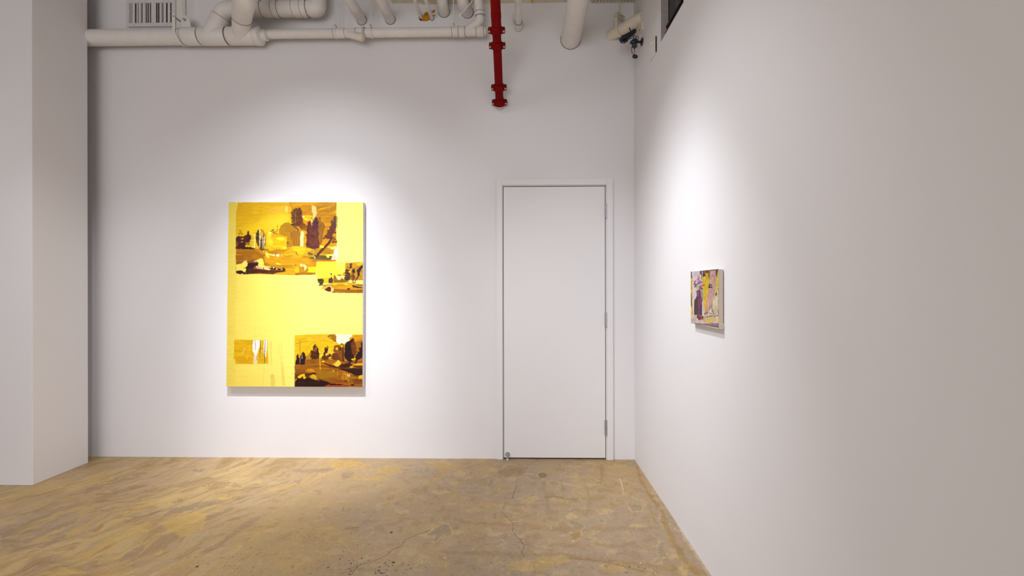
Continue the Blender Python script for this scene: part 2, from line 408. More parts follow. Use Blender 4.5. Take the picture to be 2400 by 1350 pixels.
    def flat(P, mi, z):
        vs = [bm.verts.new((p[0], p[1], z)) for p in P]
        for v in vs: v[lay] = (.1, .1, .1, 1)
        f = bm.faces.new(vs); f.material_index = mi
        f.normal_update()
        if f.normal.z < 0: f.normal_flip()
    def chip(cx, cy, r, mi, z=.0006):
        n = rd.randint(5, 8); el = rd.uniform(.45, .9); a0 = rd.uniform(0, PI); P = []
        for i in range(n):
            a = 2*PI*i/n; q = r*rd.uniform(.65, 1.15); u, v = math.cos(a)*q, math.sin(a)*q*el
            P.append((cx+u*math.cos(a0)-v*math.sin(a0), cy+u*math.sin(a0)+v*math.cos(a0)))
        flat(P, mi, z)
    def clust(ox, oy, rx, ry, n, r, mi=1):
        for i in range(n):
            q = onZ(ox + rd.gauss(0, rx), oy + rd.gauss(0, ry))
            if q.x < XR-.02 and q.y < D-.03: chip(q.x, q.y, r*rd.uniform(.4, 1.3), mi, .0004 + .0004*rd.random())
    clust(880,1325,60,14,50,.006); clust(780,1290,90,30,80,.0042); clust(560,1320,70,18,45,.0042); clust(700,1250,60,16,26,.0035)
    clust(1180,1310,70,22,40,.004); clust(1010,1215,50,22,34,.003); clust(1350,1125,30,8,18,.0035); clust(1290,1200,70,30,50,.0022)
    clust(1440,1150,35,18,28,.003); clust(1494,1330,16,6,10,.006); clust(1180,1180,60,60,80,.002); clust(1480,1250,50,40,36,.003)
    clust(440,1215,200,20,14,.004); clust(960,1290,260,40,120,.0022); clust(800,1200,400,60,160,.0018, 4); clust(1300,1260,150,60,200,.0022, 4)
    for x, y in [(888,1337),(893,1343),(922,1318),(917,1248),(462,1328)]:
        q = onZ(x, y); chip(q.x, q.y, .012, 1)
    for x, y in [(917,1247),(1179,1266),(1226,1267),(1318,1090),(1344,1268),(1501,1320),(1085,1151),(1043,1308),(990,1316),(1582,1238),(1180,1096),(1241,1158)]:
        q = onZ(x, y); chip(q.x, q.y, .005, 3)
    def crack(P, w=.0012):
        P = [(800 + p[0]/2.667, 1030 + p[1]/2.667) for p in P]; Q = []
        for a, b in zip(P, P[1:]):
            for k in range(4):
                t = k/4; Q.append((a[0]*(1-t)+b[0]*t + rd.uniform(-1.5, 1.5), a[1]*(1-t)+b[1]*t + rd.uniform(-.8, .8)))
        Q.append(P[-1]); Q = [onZ(*q) for q in Q]
        for a, b in zip(Q, Q[1:]):
            d = (b-a).normalized(); n = Vector((-d.y, d.x, 0))*w*rd.uniform(.5, 1.1)
            flat([a+n, b+n, b-n, a-n], 2, .0005)
    crack([(1230,130),(1160,170),(1112,215),(1100,250),(1096,290),(1080,330),(1070,368)], .0009)
    crack([(1096,290),(1080,330),(1070,368)]); crack([(1030,385),(1012,430),(1005,455),(1040,490),(1070,525),(1070,570),(1090,600),(1125,635),(1142,662),(1130,700),(1142,742)])
    crack([(1205,795),(1215,835)], .001)
    crack([(560,566),(490,590),(400,625),(370,670),(310,690),(290,722),(240,745),(150,772),(100,790),(60,850)])
    crack([(0,565),(120,545)], .0009)
    bm.to_mesh(me); bm.free()
floor()

WT = .2
# back wall with a door opening
dxl, dxr, dzt = onY(1179.3, 700, D).x, onY(1419.6, 700, D).x, onY(1300, 436.0, D).z
hole = onY(1000, 44, D)
m = MB()
m.box(XFL, dxl, D, D+WT, 0, CEIL); m.box(dxr, XR+WT, D, D+WT, 0, CEIL); m.box(dxl, dxr, D, D+WT, dzt, CEIL)
struct(m.build('wall_back', M['wall']))
# right wall with a high window opening
wy1 = onX(1548, 60, XR).y; wy0 = onX(1602, 60, XR).y; wz = onX(1548, 100, XR).z
m = MB(); m.box(XR, XR+WT, YRE, D, 0, wz); m.box(XR, XR+WT, wy1, D, wz, CEIL); m.box(XR, XR+WT, YRE, wy0, wz, CEIL); m.box(XR, XR+WT, wy0, wy1, wz+1.1, CEIL)
struct(m.build('wall_right', M['wall']))
m = MB(); m.box(XFL-WT, XL, YP0, YP1, 0, CEIL); struct(m.build('wall_left', M['wall'], bevel=.004))
m = MB(); m.box(XFL-WT, XFL, YRE, YP0, 0, CEIL); m.box(XFL-WT, XFL, YP1, D+WT, 0, CEIL); struct(m.build('wall_side', M['wall']))
m = MB(); m.box(XFL-WT, XR+WT, YRE-WT, YRE, 0, CEIL); struct(m.build('wall_rear', M['wall']))
m = MB(); m.box(XFL-WT, XR+WT, YRE-WT, D+WT, CEIL, CEIL+.15); struct(m.build('ceiling', M['ceil']))
# dropped deck strip over the right half of the back wall, ribbed underside near the corner
z0 = onY(1250, 7, D).z; xa = onY(989, 4, D).x; xb = onY(921, 4, D).x; xc = onY(1385, 4, D).x
m = MB(); m.box(xa, xc, D-.55, D, z0, z0+.16)
m.box(xb, xa, D-.55, D, z0+.012, z0+.16)
k = xc
while k < XR-.012:
    m.box(k, k+.013, D-.55, D, z0-.012, z0+.16); m.box(k+.013, k+.030, D-.55, D, z0+.004, z0+.16); k += .030
struct(m.build('trim_1', M['deck']))
o = MB().box(onY(1245,3,D).x, onY(1249.5,3,D).x, D-.35, D-.012, z0-.006, z0).build('paint_mark', M['orange']); tag(o, 'small orange tag strip on cream ceiling strip', 'tag')

# door
dr = bpy.data.objects.new('door_1', None); C.objects.link(dr); dr.location = ((dxl+dxr)/2, D, 0); struct(dr)
fl, fr, ft = onY(1165, 700, D).x, onY(1436, 700, D).x, onY(1300, 420, D).z
m = MB(); cp = .019; g = .009
m.box(fl, dxl-g*.8, D-cp, D, 0, ft); m.box(dxr+g, fr, D-cp, D, 0, ft); m.box(dxl-g*.8, dxr+g, D-cp, D, dzt+g*.9, ft)
m.box(dxl-g*.8, dxl, D-.006, D+.12, 0, dzt+g*.9); m.box(dxr, dxr+g, D-.006, D+.12, 0, dzt+g*.9); m.box(dxl, dxr, D-.006, D+.12, dzt, dzt+g*.9)
m.box(dxl, dxl+.012, D+.05, D+.12, 0, dzt); m.box(dxr-.012, dxr, D+.05, D+.12, 0, dzt); m.box(dxl, dxr, D+.05, D+.12, dzt-.012, dzt)
m.build('door_frame', M['door'], dr, bevel=.002)
lx0, lx1, lzt, lzb = onY(1180.6, 700, D).x, onY(1418.2, 700, D).x, onY(1300, 437.5, D).z, onY(1300, 1072.5, D).z
MB().box(lx0, lx1, D-.004, D+.040, lzb, lzt).build('door_leaf', M['door'], dr, bevel=.0015)
MB().box(dxl, dxr, D+.125, D+.145, 0, dzt).build('door_backing', M['dark'], dr)
for ya, yb in ((480, 511), (734, 765), (985, 1018)):
    hx = onY(1420, ya, D).x; za = onY(1420, ya, D).z; zb = onY(1420, yb, D).z; zm = (za+zb)/2
    m = MB(); m.tube([(hx, D-.013, zb), (hx, D-.013, zm-.002)], .0085, 16); m.tube([(hx, D-.013, zm+.002), (hx, D-.013, za)], .0085, 16)
    m.tube([(hx, D-.013, zb-.006), (hx, D-.013, za+.006)], .005, 12); m.box(hx-.012, hx+.012, D-.007, D-.0035, zb, za)
    m.build('hinge', M['steel'], dr, smooth=True)
q = onY(1189.6, 1064, D)
st = MB().tube([(q.x, D-.0035, q.z), (q.x, D-.012, q.z)], .021, 24).build('door_stop', M['steel'], dr, smooth=True)
m = MB(); m.tube([(q.x, D-.012, q.z), (q.x, D-.034, q.z)], .008, 16); m.tube([(q.x, D-.03, q.z+.012), (q.x, D-.03, q.z-.03)], .0065, 16)
pn = m.build('stop_pin', M['bolt'], smooth=True); pn.parent = st
m = MB(); m.tube([(q.x, D-.03, q.z-.03), (q.x, D-.03, max(q.z-.046, .001))], .009, 16)
pn = m.build('stop_tip', mat('pale_rubber', (.75, .74, .66), .6), smooth=True); pn.parent = st

# high window in the right wall
wn = bpy.data.objects.new('window_1', None); C.objects.link(wn); wn.location = (XR, (wy0+wy1)/2, wz); struct(wn)
zt = wz + 1.1
MB().box(XR+.003, XR+.053, wy1-.010, wy1-.0005, wz, zt).build('window_reveal', M['reveal'], wn)
m = MB()
for d, t, x0, x1 in ((.004, .022, .018, .052), (.060, .018, .030, .054), (.118, .018, .036, .056)):
    m.box(XR+x0, XR+x1, wy0+d, wy1-.011, wz+d*.8, wz+d*.8+t); m.box(XR+x0, XR+x1, wy0+d, wy0+d+t, wz+d*.8, zt)
m.build('window_frame', M['frame'], wn)
m = MB(); m.box(XR+.030, XR+.034, wy0+.030, wy1-.011, wz+.028, wz+.033); m.box(XR+.030, XR+.034, wy0+.030, wy0+.035, wz+.028, zt)
m.build('window_bead', mat('pale_green_bead', (.50, .55, .38), .4), wn)
MB().box(XR+.056, XR+.064, wy0+.0, wy1-.0005, wz, zt).build('window_pane', M['glass'], wn)

# ================================================================== YELLOW PAINTING
def painting_yellow():
    t = .052; Y = D - t - .004
    TL, TR, BR, BL = [onY(x, y, Y) for x, y in ((536, 474), (851, 474), (849.6, 907), (530.2, 905.6))]
    root = thing('painting', ((TL.x+TR.x)/2, D, BL.z), 'large yellow two-panel landscape painting with dark trees, on the white back wall', 'painting')
    seam = .497
    base = (255, 236, 100)
    for u0, u1 in ((0, seam-.0002), (seam+.0002, 1)):
        nu, nv = int(520*(u1-u0)), 700
        U, V = np.meshgrid(np.linspace(u0, u1, nu), np.linspace(0, 1, nv))
        A = lambda p: np.array(p)[None, None, :]
        U3, V3 = U[..., None], V[..., None]
        P = (A(TL)*(1-U3)+A(TR)*U3)*(1-V3) + (A(BL)*(1-U3)+A(BR)*U3)*V3
        px, py = project(P.reshape(-1, 3))
        cv = Canvas(px, py, base)
        draw_yellow(cv)
        me = grid_mesh('canvas_panel', P[:, ::-1, :] if False else P, nu, nv)
        # close the panel: sides and back as one stretched canvas box
        q = s2l(cv.c); lum = q @ np.array([.3, .6, .1]); rgb = (q * (.60 + .22*np.clip(lum*1.3, 0, 1))[:, None]).astype(np.float32)
        bm = bmesh.new(); bm.from_mesh(me)
        bm.verts.ensure_lookup_table()
        c4 = [P[0, 0], P[0, -1], P[-1, -1], P[-1, 0]]
        f = [bm.verts.new(c) for c in c4]; b = [bm.verts.new((c[0], D-.004, c[2])) for c in c4]
        for i in range(4):
            j = (i+1) % 4; fc = bm.faces.new((f[i], b[i], b[j], f[j])); fc.material_index = 1
        fc = bm.faces.new(b); fc.material_index = 1
        bm.to_mesh(me); bm.free()
        allc = np.ones((len(me.vertices), 3), np.float32)*.6; allc[:len(rgb)] = rgb
        paint_attr(me, allc)
        me.materials.append(M['oil']); me.materials.append(M['side'])
        o = bpy.data.objects.new('canvas_panel', me); C.objects.link(o); o.parent = root
        o.matrix_parent_inverse = Matrix.Translation(-Vector(root.location))
M['oil'] = vcol_mat('oil_paint', rough=.5, bump=.25, bdist=.001, gscale=160, spec=.25)

def draw_yellow(cv):
    x, y = cv.x, cv.y
    # ground: pale lemon, warmer left edge partly painted-in spot falloff; lower left warmer too
    k = np.clip((x-545)/170, 0, 1)[:, None]
    cv.c = np.array([250, 222, 92.])*(1-k) + np.array([255, 247, 126.])*k
    lo = (np.clip((y-850)/60, 0, 1)*np.clip((700-x)/120, 0, 1))[:, None]; cv.c = cv.c*(1-lo*.5)+np.array([250, 220, 92.])*lo*.5
    cv.c *= (1 + (fbm(x*.05, y*.8, 61, 3)-.5)*.045)[:, None]
    W_ = dict(warp=.25, var=.02)
    cv.setz(530, 470, 14.118)
    cv.poly([(60,40),(350,40),(320,1300),(300,6000),(280,6200),(0,6200)], (240,215,84), warp=.2, var=.04, alpha=.55)
    # ---- upper landscape: sky
    SK = (240,186,8)
    top = [(395,55),(2500,50),(3640,50),(3660,200),(3660,480),(3690,700),(3690,1080),(3700,1300),(3690,1500),(3640,1960),(2990,2010),(2980,2120),(2960,2330),(2600,2450),(1900,2430),(1500,2420),(900,2410),(700,2420),(480,2410),(335,2360),(320,1100),(330,400)]
    cv.poly(top, SK, warp=.5, var=.06)
    cv.soft(800,1000,420,300,(255,210,10),.6,1); cv.soft(1650,760,620,420,(255,222,46),.85,1.2); cv.soft(1750,310,420,120,(250,196,60),.8); cv.soft(1550,330,200,24,(228,168,90),.5)
    cv.soft(1150,880,300,200,(255,214,20),.6); cv.soft(620,350,300,260,(236,178,4),.7); cv.soft(1900,560,260,200,(255,220,50),.6,1)
    cv.poly([(1960,160),(2060,170),(2040,430),(1960,380)], (255,214,90), warp=1.2); cv.poly([(2080,150),(2140,150),(2130,380),(2040,420)], (240,186,40), warp=1.2)
    # right sky: darker ochre sweeps
    cv.setz(690, 470, 14.118)
    cv.poly([(-180,60),(1385,55),(1400,470),(1420,850),(1450,1080),(1440,1300),(1400,1500),(300,1500),(100,900),(-60,420),(-120,200)], (214,146,4), warp=1.5, var=.10, sx=.06, sy=.25)
    cv.poly([(-120,80),(900,70),(600,130),(120,170),(-60,230)], (238,168,4), warp=1.5, var=.08)
    cv.stroke([(740,330),(1000,250),(1300,150),(1380,110)], [30,60,50,30], (224,164,10), warp=1); cv.stroke([(760,360),(1050,330),(1250,250),(1380,180)], [14,20,16,8], (176,116,6), warp=.8)
    cv.stroke([(900,480),(1080,430),(1280,310),(1370,250)], [10,30,40,20], (190,128,4), warp=1); cv.soft(1120,130,160,50,(214,150,60),.6)
    cv.stroke([(1120,250),(1330,200)], [40,20], (232,170,10), warp=1)
    cv.stroke([(1385,60),(1375,200),(1350,380),(1400,470)], [16,10,12,8], (150,110,20), warp=.5); cv.poly([(1365,260),(1395,470),(1345,380)], (250,190,10))
    cv.poly([(290,510),(560,490),(590,520),(480,700),(380,670),(300,620)], (252,196,4), warp=1); cv.poly([(320,590),(380,560),(430,640),(400,680)], (255,222,10)); cv.poly([(265,540),(300,495),(350,510),(330,550),(280,580)], (255,246,200), warp=.5)
    # cream vertical dabs
    cv.poly([(570,175),(630,155),(680,180),(720,220),(735,400),(720,480),(690,540),(650,600),(620,650),(600,560),(610,420),(575,380)], (248,208,122), warp=.9, var=.06)
    cv.poly([(545,640),(570,600),(610,680),(580,760),(575,830),(550,760)], (244,206,110), warp=.5)
    cv.poly([(740,390),(750,430),(720,440)], (248,208,122))
    # rounded ochre hill behind
    cv.setz(530, 470, 14.118)
    cv.poly([(1750,1090),(1760,950),(1810,840),(1900,750),(2050,720),(2180,800),(2300,950),(2420,1100),(2500,1300),(2480,1500),(2000,1560),(1960,1300),(1990,1190),(1880,1140)], (200,140,8), warp=.8, var=.06)
    cv.poly([(2150,1050),(2400,980),(2520,1200),(2530,1480),(2200,1500)], (186,122,14), warp=1, var=.12, sx=.5, sy=.08)
    # tall brown spruce in the middle
    cv.setz(690, 470, 14.118)
    cv.poly([(0,300),(60,250),(130,330),(160,230),(190,240),(230,330),(200,420),(250,480),(240,560),(300,640),(260,700),(430,870),(340,960),(200,960),(60,860),(-20,900),(-60,820),(-90,600),(-120,520),(-60,420),(-40,330)], (140,84,14), warp=2.2, wf=.5, var=.22)
    cv.leaves([(60,250),(60,600),(80,860)], 40, 190, (112,60,18), n=110, size=40, seed=4)
    cv.leaves([(180,250),(200,480)], 40, 60, (96,48,26), n=34, size=32, seed=5); cv.leaves([(-60,330),(-60,500)], 40, 50, (120,82,20), n=24, size=26, seed=6)
    cv.leaves([(100,560),(160,700),(280,850)], 60, 130, (134,68,10), n=40, size=46, seed=7)
    cv.poly([(80,560),(240,540),(280,700),(200,800),(60,760)], (126,62,14), warp=1.5, var=.2)
    cv.stroke([(40,250),(40,420),(30,620),(20,860),(30,1040)], [14,20,16,14,20], (150,112,90), warp=1.2, var=.3); cv.stroke([(20,900),(40,960),(30,1040)], [20,30,8], (206,142,80), warp=.8)
    cv.stroke([(0,880),(90,930),(140,1010)], [20,60,20], (104,62,40), warp=1.2); cv.poly([(70,850),(130,840),(260,980),(240,1010),(120,960)], (206,146,8), warp=.8)
    cv.poly([(430,870),(470,990),(340,1000),(250,960)], (170,110,14), warp=1)
    cv.setz(690, 560, 14.118)
    cv.poly([(-150,-230),(0,-300),(160,-240),(190,0),(180,240),(20,230),(-40,160),(-110,20)], (180,118,14), alpha=.75, warp=1.5, var=.16, sx=.6, sy=.06); cv.blob(-230,130,40,40,(140,84,14),warp=1.2)
    # cream gap between trees
    cv.setz(690, 470, 14.118)
    cv.poly([(225,1020),(270,1010),(325,1050),(310,1200),(300,1540),(190,1530),(185,1230),(200,1130)], (254,226,150), warp=.5, var=.05)
    cv.poly([(330,1000),(410,1010),(430,1300),(420,1560),(300,1530),(310,1200)], (222,160,6), warp=1)
    # right-hand trees
    cv.poly([(760,560),(860,560),(900,700),(960,740),(1000,850),(960,1000),(930,1300),(860,1500),(760,1500)], (166,106,14), warp=1.4, var=.14, sx=.3, sy=.15)
    cv.stroke([(960,730),(995,850),(940,1000),(900,1120)], [14,18,14,8], (112,74,14), warp=.8); cv.stroke([(850,540),(840,620)], 14, (120,80,20)); cv.stroke([(770,1000),(900,820)], 16, (130,80,30), warp=1)
    cv.poly([(710,520),(745,590),(790,660),(800,720),(790,800),(820,880),(780,940),(790,1040),(820,1120),(780,1240),(840,1400),(830,1560),(700,1610),(560,1600),(450,1540),(400,1400),(420,1260),(380,1150),(440,1080),(400,990),(440,900),(400,870),(450,760),(490,680),(540,720),(570,840),(600,720),(650,640)], (112,54,40), warp=1.6, wf=.5, var=.16)
    cv.leaves([(710,560),(700,800),(690,1000)], 25, 90, (84,44,62), n=90, size=26, seed=8, var=.3); cv.leaves([(490,700),(470,950),(440,1150)], 30, 60, (108,40,22), n=60, size=28, seed=9)
    cv.leaves([(620,1000),(600,1300),(600,1560)], 130, 190, (122,60,44), n=90, size=40, seed=10, var=.15)
    cv.leaves([(450,1150),(440,1500)], 30, 40, (96,36,24), n=30, size=26, seed=11); cv.soft(600,1180,90,60,(80,30,24),.6)
    # leaning tree
    cv.leaves([(1370,520),(1350,700),(1240,900),(1150,1100),(1080,1260)], 40, 120, (110,56,36), n=150, size=40, seed=12)
    cv.poly([(1330,640),(1420,500),(1415,800),(1360,980),(1290,1100),(1150,1240),(1100,1180),(1150,1000),(1220,820)], (104,58,44), warp=1.5, var=.2)
    cv.leaves([(1240,640),(1240,740)], 30, 40, (96,52,30), n=16, size=24, seed=13); cv.leaves([(1250,900),(1150,1250)], 60, 140, (130,56,18), n=50, size=36, seed=14)
    cv.leaves([(1330,1050),(1400,1080)], 40, 30, (92,44,50), n=18, size=24, seed=15); cv.leaves([(1280,1200),(1340,1400)], 60, 60, (140,84,20), n=40, size=30, seed=16)
    cv.setz(690, 560, 14.118)
    cv.stroke([(1240,-60),(1150,130),(1030,250),(940,340),(860,420),(790,500),(730,600)], [60,84,70,84,80,74,40], (100,48,34), warp=.7, var=.15); cv.stroke([(1215,20),(1090,210),(960,350)], [14,18,14], (78,52,36), warp=.5)
    # ---- ground
    cv.setz(530, 560, 14.118)
    cv.poly([(325,280),(1000,330),(1300,330),(2000,330),(2300,230),(2560,260),(2620,560),(3000,640),(3640,680),(3640,760),(3000,760),(2980,900),(2960,1180),(2300,1200),(1500,1170),(325,1150)], (206,138,6), warp=.6, var=.12, sx=.05, sy=.35)
    cv.poly([(325,310),(900,340),(1300,560),(1000,760),(325,820)], (190,120,4), warp=1.5, var=.12, sx=.05, sy=.3); cv.poly([(325,760),(560,740),(960,700),(900,790),(700,800),(325,860)], (160,84,4), warp=1)
    cv.poly([(1250,560),(2300,560),(2640,620),(2960,760),(2700,900),(2300,1000),(1300,800)], (232,164,4), warp=2, var=.08)
    cv.poly([(1950,940),(2300,930),(2300,1190),(1600,1170),(1700,1100)], (232,170,6), warp=1); cv.poly([(1700,850),(2350,880),(1960,980),(1500,900)], (206,146,10), warp=1)
    # yellow mound right of the middle
    cv.poly([(1900,480),(2100,310),(2200,240),(2420,240),(2580,290),(2660,420),(2700,540),(2400,620),(1900,570)], (232,176,16), warp=.6, var=.1)
    cv.poly([(2150,290),(2300,240),(2560,280),(2640,420),(2500,530),(2300,440)], (250,200,14), warp=.8); cv.stroke([(1900,500),(2050,370),(2180,270)], [10,12,8], (250,186,20))
    cv.stroke([(1900,570),(2100,560),(2250,540)], [8,26,8], (180,130,10), warp=.8); cv.stroke([(2300,420),(2380,560)], [40,20], (160,116,20), warp=.8)
    # big glowing yellow shape
    cv.setz(530, 470, 14.118)
    cv.poly([(1340,1120),(1480,1100),(1760,1120),(2020,1190),(2000,1400),(2000,1580),(1900,1630),(1650,1610),(1450,1680),(1340,1560),(1320,1300)], (250,196,4), warp=1, var=.08)
    cv.poly([(1500,1080),(1750,1110),(2020,1190),(2000,1290),(1700,1240),(1480,1180)], (252,176,6), warp=.8)
    cv.soft(1800,1260,170,60,(255,244,40),.9); cv.soft(1450,1340,110,180,(255,224,50),.8,rot=-.4); cv.soft(1930,1570,90,50,(255,240,10),.9); cv.soft(1430,1150,90,60,(255,232,40),.9)
    cv.poly([(1380,1040),(1480,1030),(1560,1070),(1420,1110)], (255,244,120), warp=.8); cv.stroke([(1350,1460),(1600,1530),(1900,1520)], [16,30,10], (255,220,4), warp=1); cv.soft(1560,1620,120,30,(252,180,6),.8)
    cv.stroke([(1460,1020),(1600,1080),(1750,1110),(1980,1160)], [12,16,10,6], (120,76,6), warp=.3); cv.leaves([(1530,940),(1560,1050)], 40, 50, (120,60,14), n=12, size=22, seed=21)
    cv.leaves([(1670,800),(1690,1040)], 24, 40, (130,80,10), n=16, size=14, seed=22); cv.soft(1640,1030,60,30,(200,120,80),.6)
    # left bushes
    cv.leaves([(490,970),(470,1150)], 50, 60, (110,50,14), n=20, size=18, seed=23); cv.poly([(325,1250),(380,1170),(560,1200),(700,1120),(690,1080),(720,1000),(740,1000),(760,1090),(840,1200),(790,1320),(760,1420),(640,1480),(620,1560),(820,1560),(820,1600),(325,1600)], (84,30,22), warp=1.3, wf=.6, var=.3)
    cv.poly([(500,1250),(590,1240),(570,1290),(480,1280)], (232,160,10), warp=.4); cv.poly([(480,1360),(560,1350),(530,1390)], (250,190,10), warp=.4)
    cv.poly([(340,1380),(420,1380),(400,1480),(350,1540)], (150,84,10), warp=.8); cv.poly([(640,1380),(780,1380),(780,1480),(660,1470)], (180,120,10), warp=.8)
    cv.poly([(520,1580),(620,1540),(820,1540),(960,1590),(960,1610),(520,1610)], (56,20,16), warp=.6)
    cv.poly([(325,1550),(480,1540),(420,1610),(325,1590)], (110,40,10), warp=.4)
    # birch cluster
    cv.poly([(880,1150),(980,1060),(960,1580),(840,1560),(820,1440)], (232,196,60), warp=1, var=.1); cv.stroke([(930,1100),(950,1300),(930,1580)], [50,50,30], (252,230,110), warp=1)
    cv.poly([(1000,1060),(1060,980),(1100,1100),(1160,1300),(1250,1050),(1310,1220),(1300,1380),(1280,1600),(1180,1650),(1080,1560),(1000,1400),(980,1250)], (96,70,14), warp=1.8, wf=.6, var=.3)
    cv.leaves([(1080,920),(1060,1300)], 60, 60, (70,50,24), n=36, size=22, seed=24); cv.poly([(1150,940),(1260,1000),(1240,1080),(1160,1020)], (206,150,8), warp=1.5)
    for xx, a, b, w, c in ((1115,900,1540,50,(252,226,150)),(1110,1200,1570,40,(220,186,190)),(1200,1080,1600,22,(246,196,120)),(1235,1100,1600,18,(236,200,160)),(1275,1150,1400,34,(244,226,170)),(1265,1300,1600,24,(246,216,150)),(1160,1100,1560,12,(60,40,40)),(1088,980,1400,8,(60,46,20))):
        cv.stroke([(xx-8,a),(xx,(a+b)/2),(xx,b)], [w*.5,w,w*.6], c, warp=.7, var=.12)
    # small pale marks on the ground
    cv.setz(530, 560, 14.118)
    cv.poly([(1300,420),(1340,420),(1400,480),(1540,510),(1530,550),(1400,540),(1440,640),(1380,620),(1300,540)], (255,226,80), warp=.4); cv.blob(1570,535,45,30,(255,240,150),warp=.3)
    cv.poly([(1650,510),(1770,495),(1760,560),(1720,595),(1650,560)], (255,250,190), warp=.3); cv.poly([(1800,500),(1890,490),(1880,560),(1800,570)], (250,200,40), warp=.3); cv.stroke([(1230,405),(1270,405)], 20, (255,220,90)); cv.stroke([(1250,390),(1250,440)], 18, (255,220,90))
    cv.poly([(1650,800),(1700,785),(1850,850),(1720,855),(1650,830)], (255,224,60), warp=.3)
    # lower left stones and dark bank
    cv.poly([(325,850),(500,820),(720,780),(920,790),(1060,790),(1040,880),(980,900),(900,980),(1300,1010),(1600,1030),(1950,1050),(1980,1080),(1700,1110),(1560,1170),(1100,1140),(700,1170),(450,1165),(340,1130),(325,1050)], (104,44,14), warp=.5, var=.2, sx=.06, sy=.4)
    cv.poly([(720,800),(1060,780),(1050,870),(900,930),(880,980),(700,1010),(640,1160),(450,1165),(340,1130),(330,1060),(560,1050)], (58,22,24), warp=.6, var=.2)
    cv.poly([(700,1040),(900,1020),(1100,1060),(900,1140),(660,1150)], (84,34,16), warp=1)
    cv.poly([(325,850),(510,810),(620,720),(690,720),(680,760),(720,800),(700,890),(640,950),(660,1010),(640,1110),(560,1080),(520,1040),(330,1060)], (255,228,92), warp=.5, var=.03); cv.poly([(510,810),(620,720),(690,720),(680,760),(560,800)], (250,214,160), warp=.3)
    cv.stroke([(570,965),(660,955)], [6,22], (60,24,24), warp=.3)
    cv.poly([(1010,690),(1160,640),(1210,660),(1250,800),(1240,860),(1290,890),(1280,920),(1100,930),(1060,880),(1070,790),(1020,740)], (255,228,90), warp=.4, var=.03); cv.poly([(920,730),(1000,690),(1030,770),(930,770)], (206,176,150), warp=.8)
    cv.poly([(990,890),(1180,930),(1170,1000),(1000,985)], (222,176,150), warp=.6, var=.15); cv.poly([(1180,930),(1300,900),(1420,910),(1500,940),(1440,980),(1490,1010),(1420,1035),(1260,1005),(1180,1000)], (250,222,130), warp=.5); cv.blob(1235,975,22,26,(150,60,10),warp=.4)
    cv.poly([(900,960),(960,920),(1000,985),(910,985)], (180,84,20), warp=.5)
    cv.poly([(1380,960),(1500,960),(1520,930),(1620,960),(1800,990),(1900,950),(1960,1000),(1940,1050),(1500,1010)], (50,32,30), warp=.5); cv.poly([(1540,930),(1590,930),(1590,975),(1545,970)], (255,240,190), warp=.2); cv.poly([(1650,975),(1700,975),(1700,1020),(1650,1020)], (250,210,100), warp=.2); cv.poly([(1810,980),(1880,985),(1880,1030),(1800,1030)], (220,170,60), warp=.4)
    cv.blob(530,1152,30,10,(250,230,230),warp=.2)
    cv.leaves([(2210,890),(2330,880)], 20, 20, (170,110,30), n=8, size=24, seed=25); cv.poly([(2200,870),(2260,890),(2240,925)], (255,220,70), warp=.3)
    # right side ground
    cv.setz(690, 560, 14.118)
    cv.poly([(420,440),(620,360),(700,560),(460,600)], (200,150,14), warp=1); cv.poly([(450,430),(620,500),(900,540),(1220,560),(1300,640),(1210,690),(700,680),(480,640),(560,600),(700,600),(640,540),(460,500)], (116,92,30), warp=1, var=.18, sx=.06, sy=.4)
    cv.poly([(660,340),(880,300),(1100,260),(1320,300),(1310,480),(1100,540),(900,500),(760,520),(640,460)], (196,140,4), warp=1, var=.1); cv.stroke([(1060,440),(1290,520)], [10,24], (140,110,16), warp=1)
    cv.stroke([(380,340),(385,540)], [16,12], (214,170,70), warp=.5); cv.stroke([(430,390),(435,530)], 12, (206,150,60), warp=.5); cv.stroke([(630,340),(628,460),(640,600)], [30,34,26], (200,160,90), warp=.8, var=.2); cv.poly([(650,620),(700,620),(700,650),(650,650)], (240,236,190), warp=.2)
    cv.stroke([(1240,-60),(1150,130),(1030,250),(940,340),(860,420),(790,500),(730,600)], [60,84,70,84,80,74,40], (100,48,34), warp=.7, var=.15)
    cv.poly([(835,215),(980,225),(970,290),(900,300),(840,270)], (255,228,50), warp=.2); cv.stroke([(1070,255),(1190,285)], [10,18], (255,226,90), warp=.2)
    cv.poly([(1180,290),(1250,280),(1310,235),(1420,240),(1340,300),(1290,360),(1190,325)], (255,232,110), warp=.3); cv.poly([(1340,300),(1420,260),(1440,500),(1430,680),(1230,690),(1230,620),(1310,560),(1300,470)], (255,248,200), warp=.8); cv.poly([(1210,640),(1350,560),(1400,500),(1340,700),(1230,695)], (222,186,170), warp=.8, alpha=.7)
    cv.poly([(1020,530),(1150,510),(1300,500),(1320,580),(1180,560),(1060,560)], (255,232,100), warp=.3); cv.blob(1110,590,50,34,(255,226,70),warp=.2)
    cv.poly([(440,-480),(440,-480),(441,-480)], (0,0,0)) if False else None
    cv.poly([(520,740),(620,700),(900,680),(1200,690),(1360,730),(1350,745),(1000,740),(760,745),(640,770)], (196,118,30), warp=.5, var=.12)
    cv.poly([(330,830),(700,770),(740,760),(700,880),(600,920),(400,910)], (222,150,4), warp=.6)
    cv.poly([(20,920),(180,930),(230,1100),(60,1130),(10,1100)], (244,190,8), warp=1); cv.poly([(440,930),(720,920),(720,1110),(440,1110)], (255,228,10), warp=.6, var=.04); cv.poly([(160,820),(340,840),(420,930),(380,1020),(340,1060),(310,940),(270,880),(230,950)], (255,232,150), warp=.5); cv.poly([(150,890),(220,960),(270,880),(330,950),(330,1060),(400,980),(470,980),(440,1110),(160,1110)], (206,144,8), warp=.6)
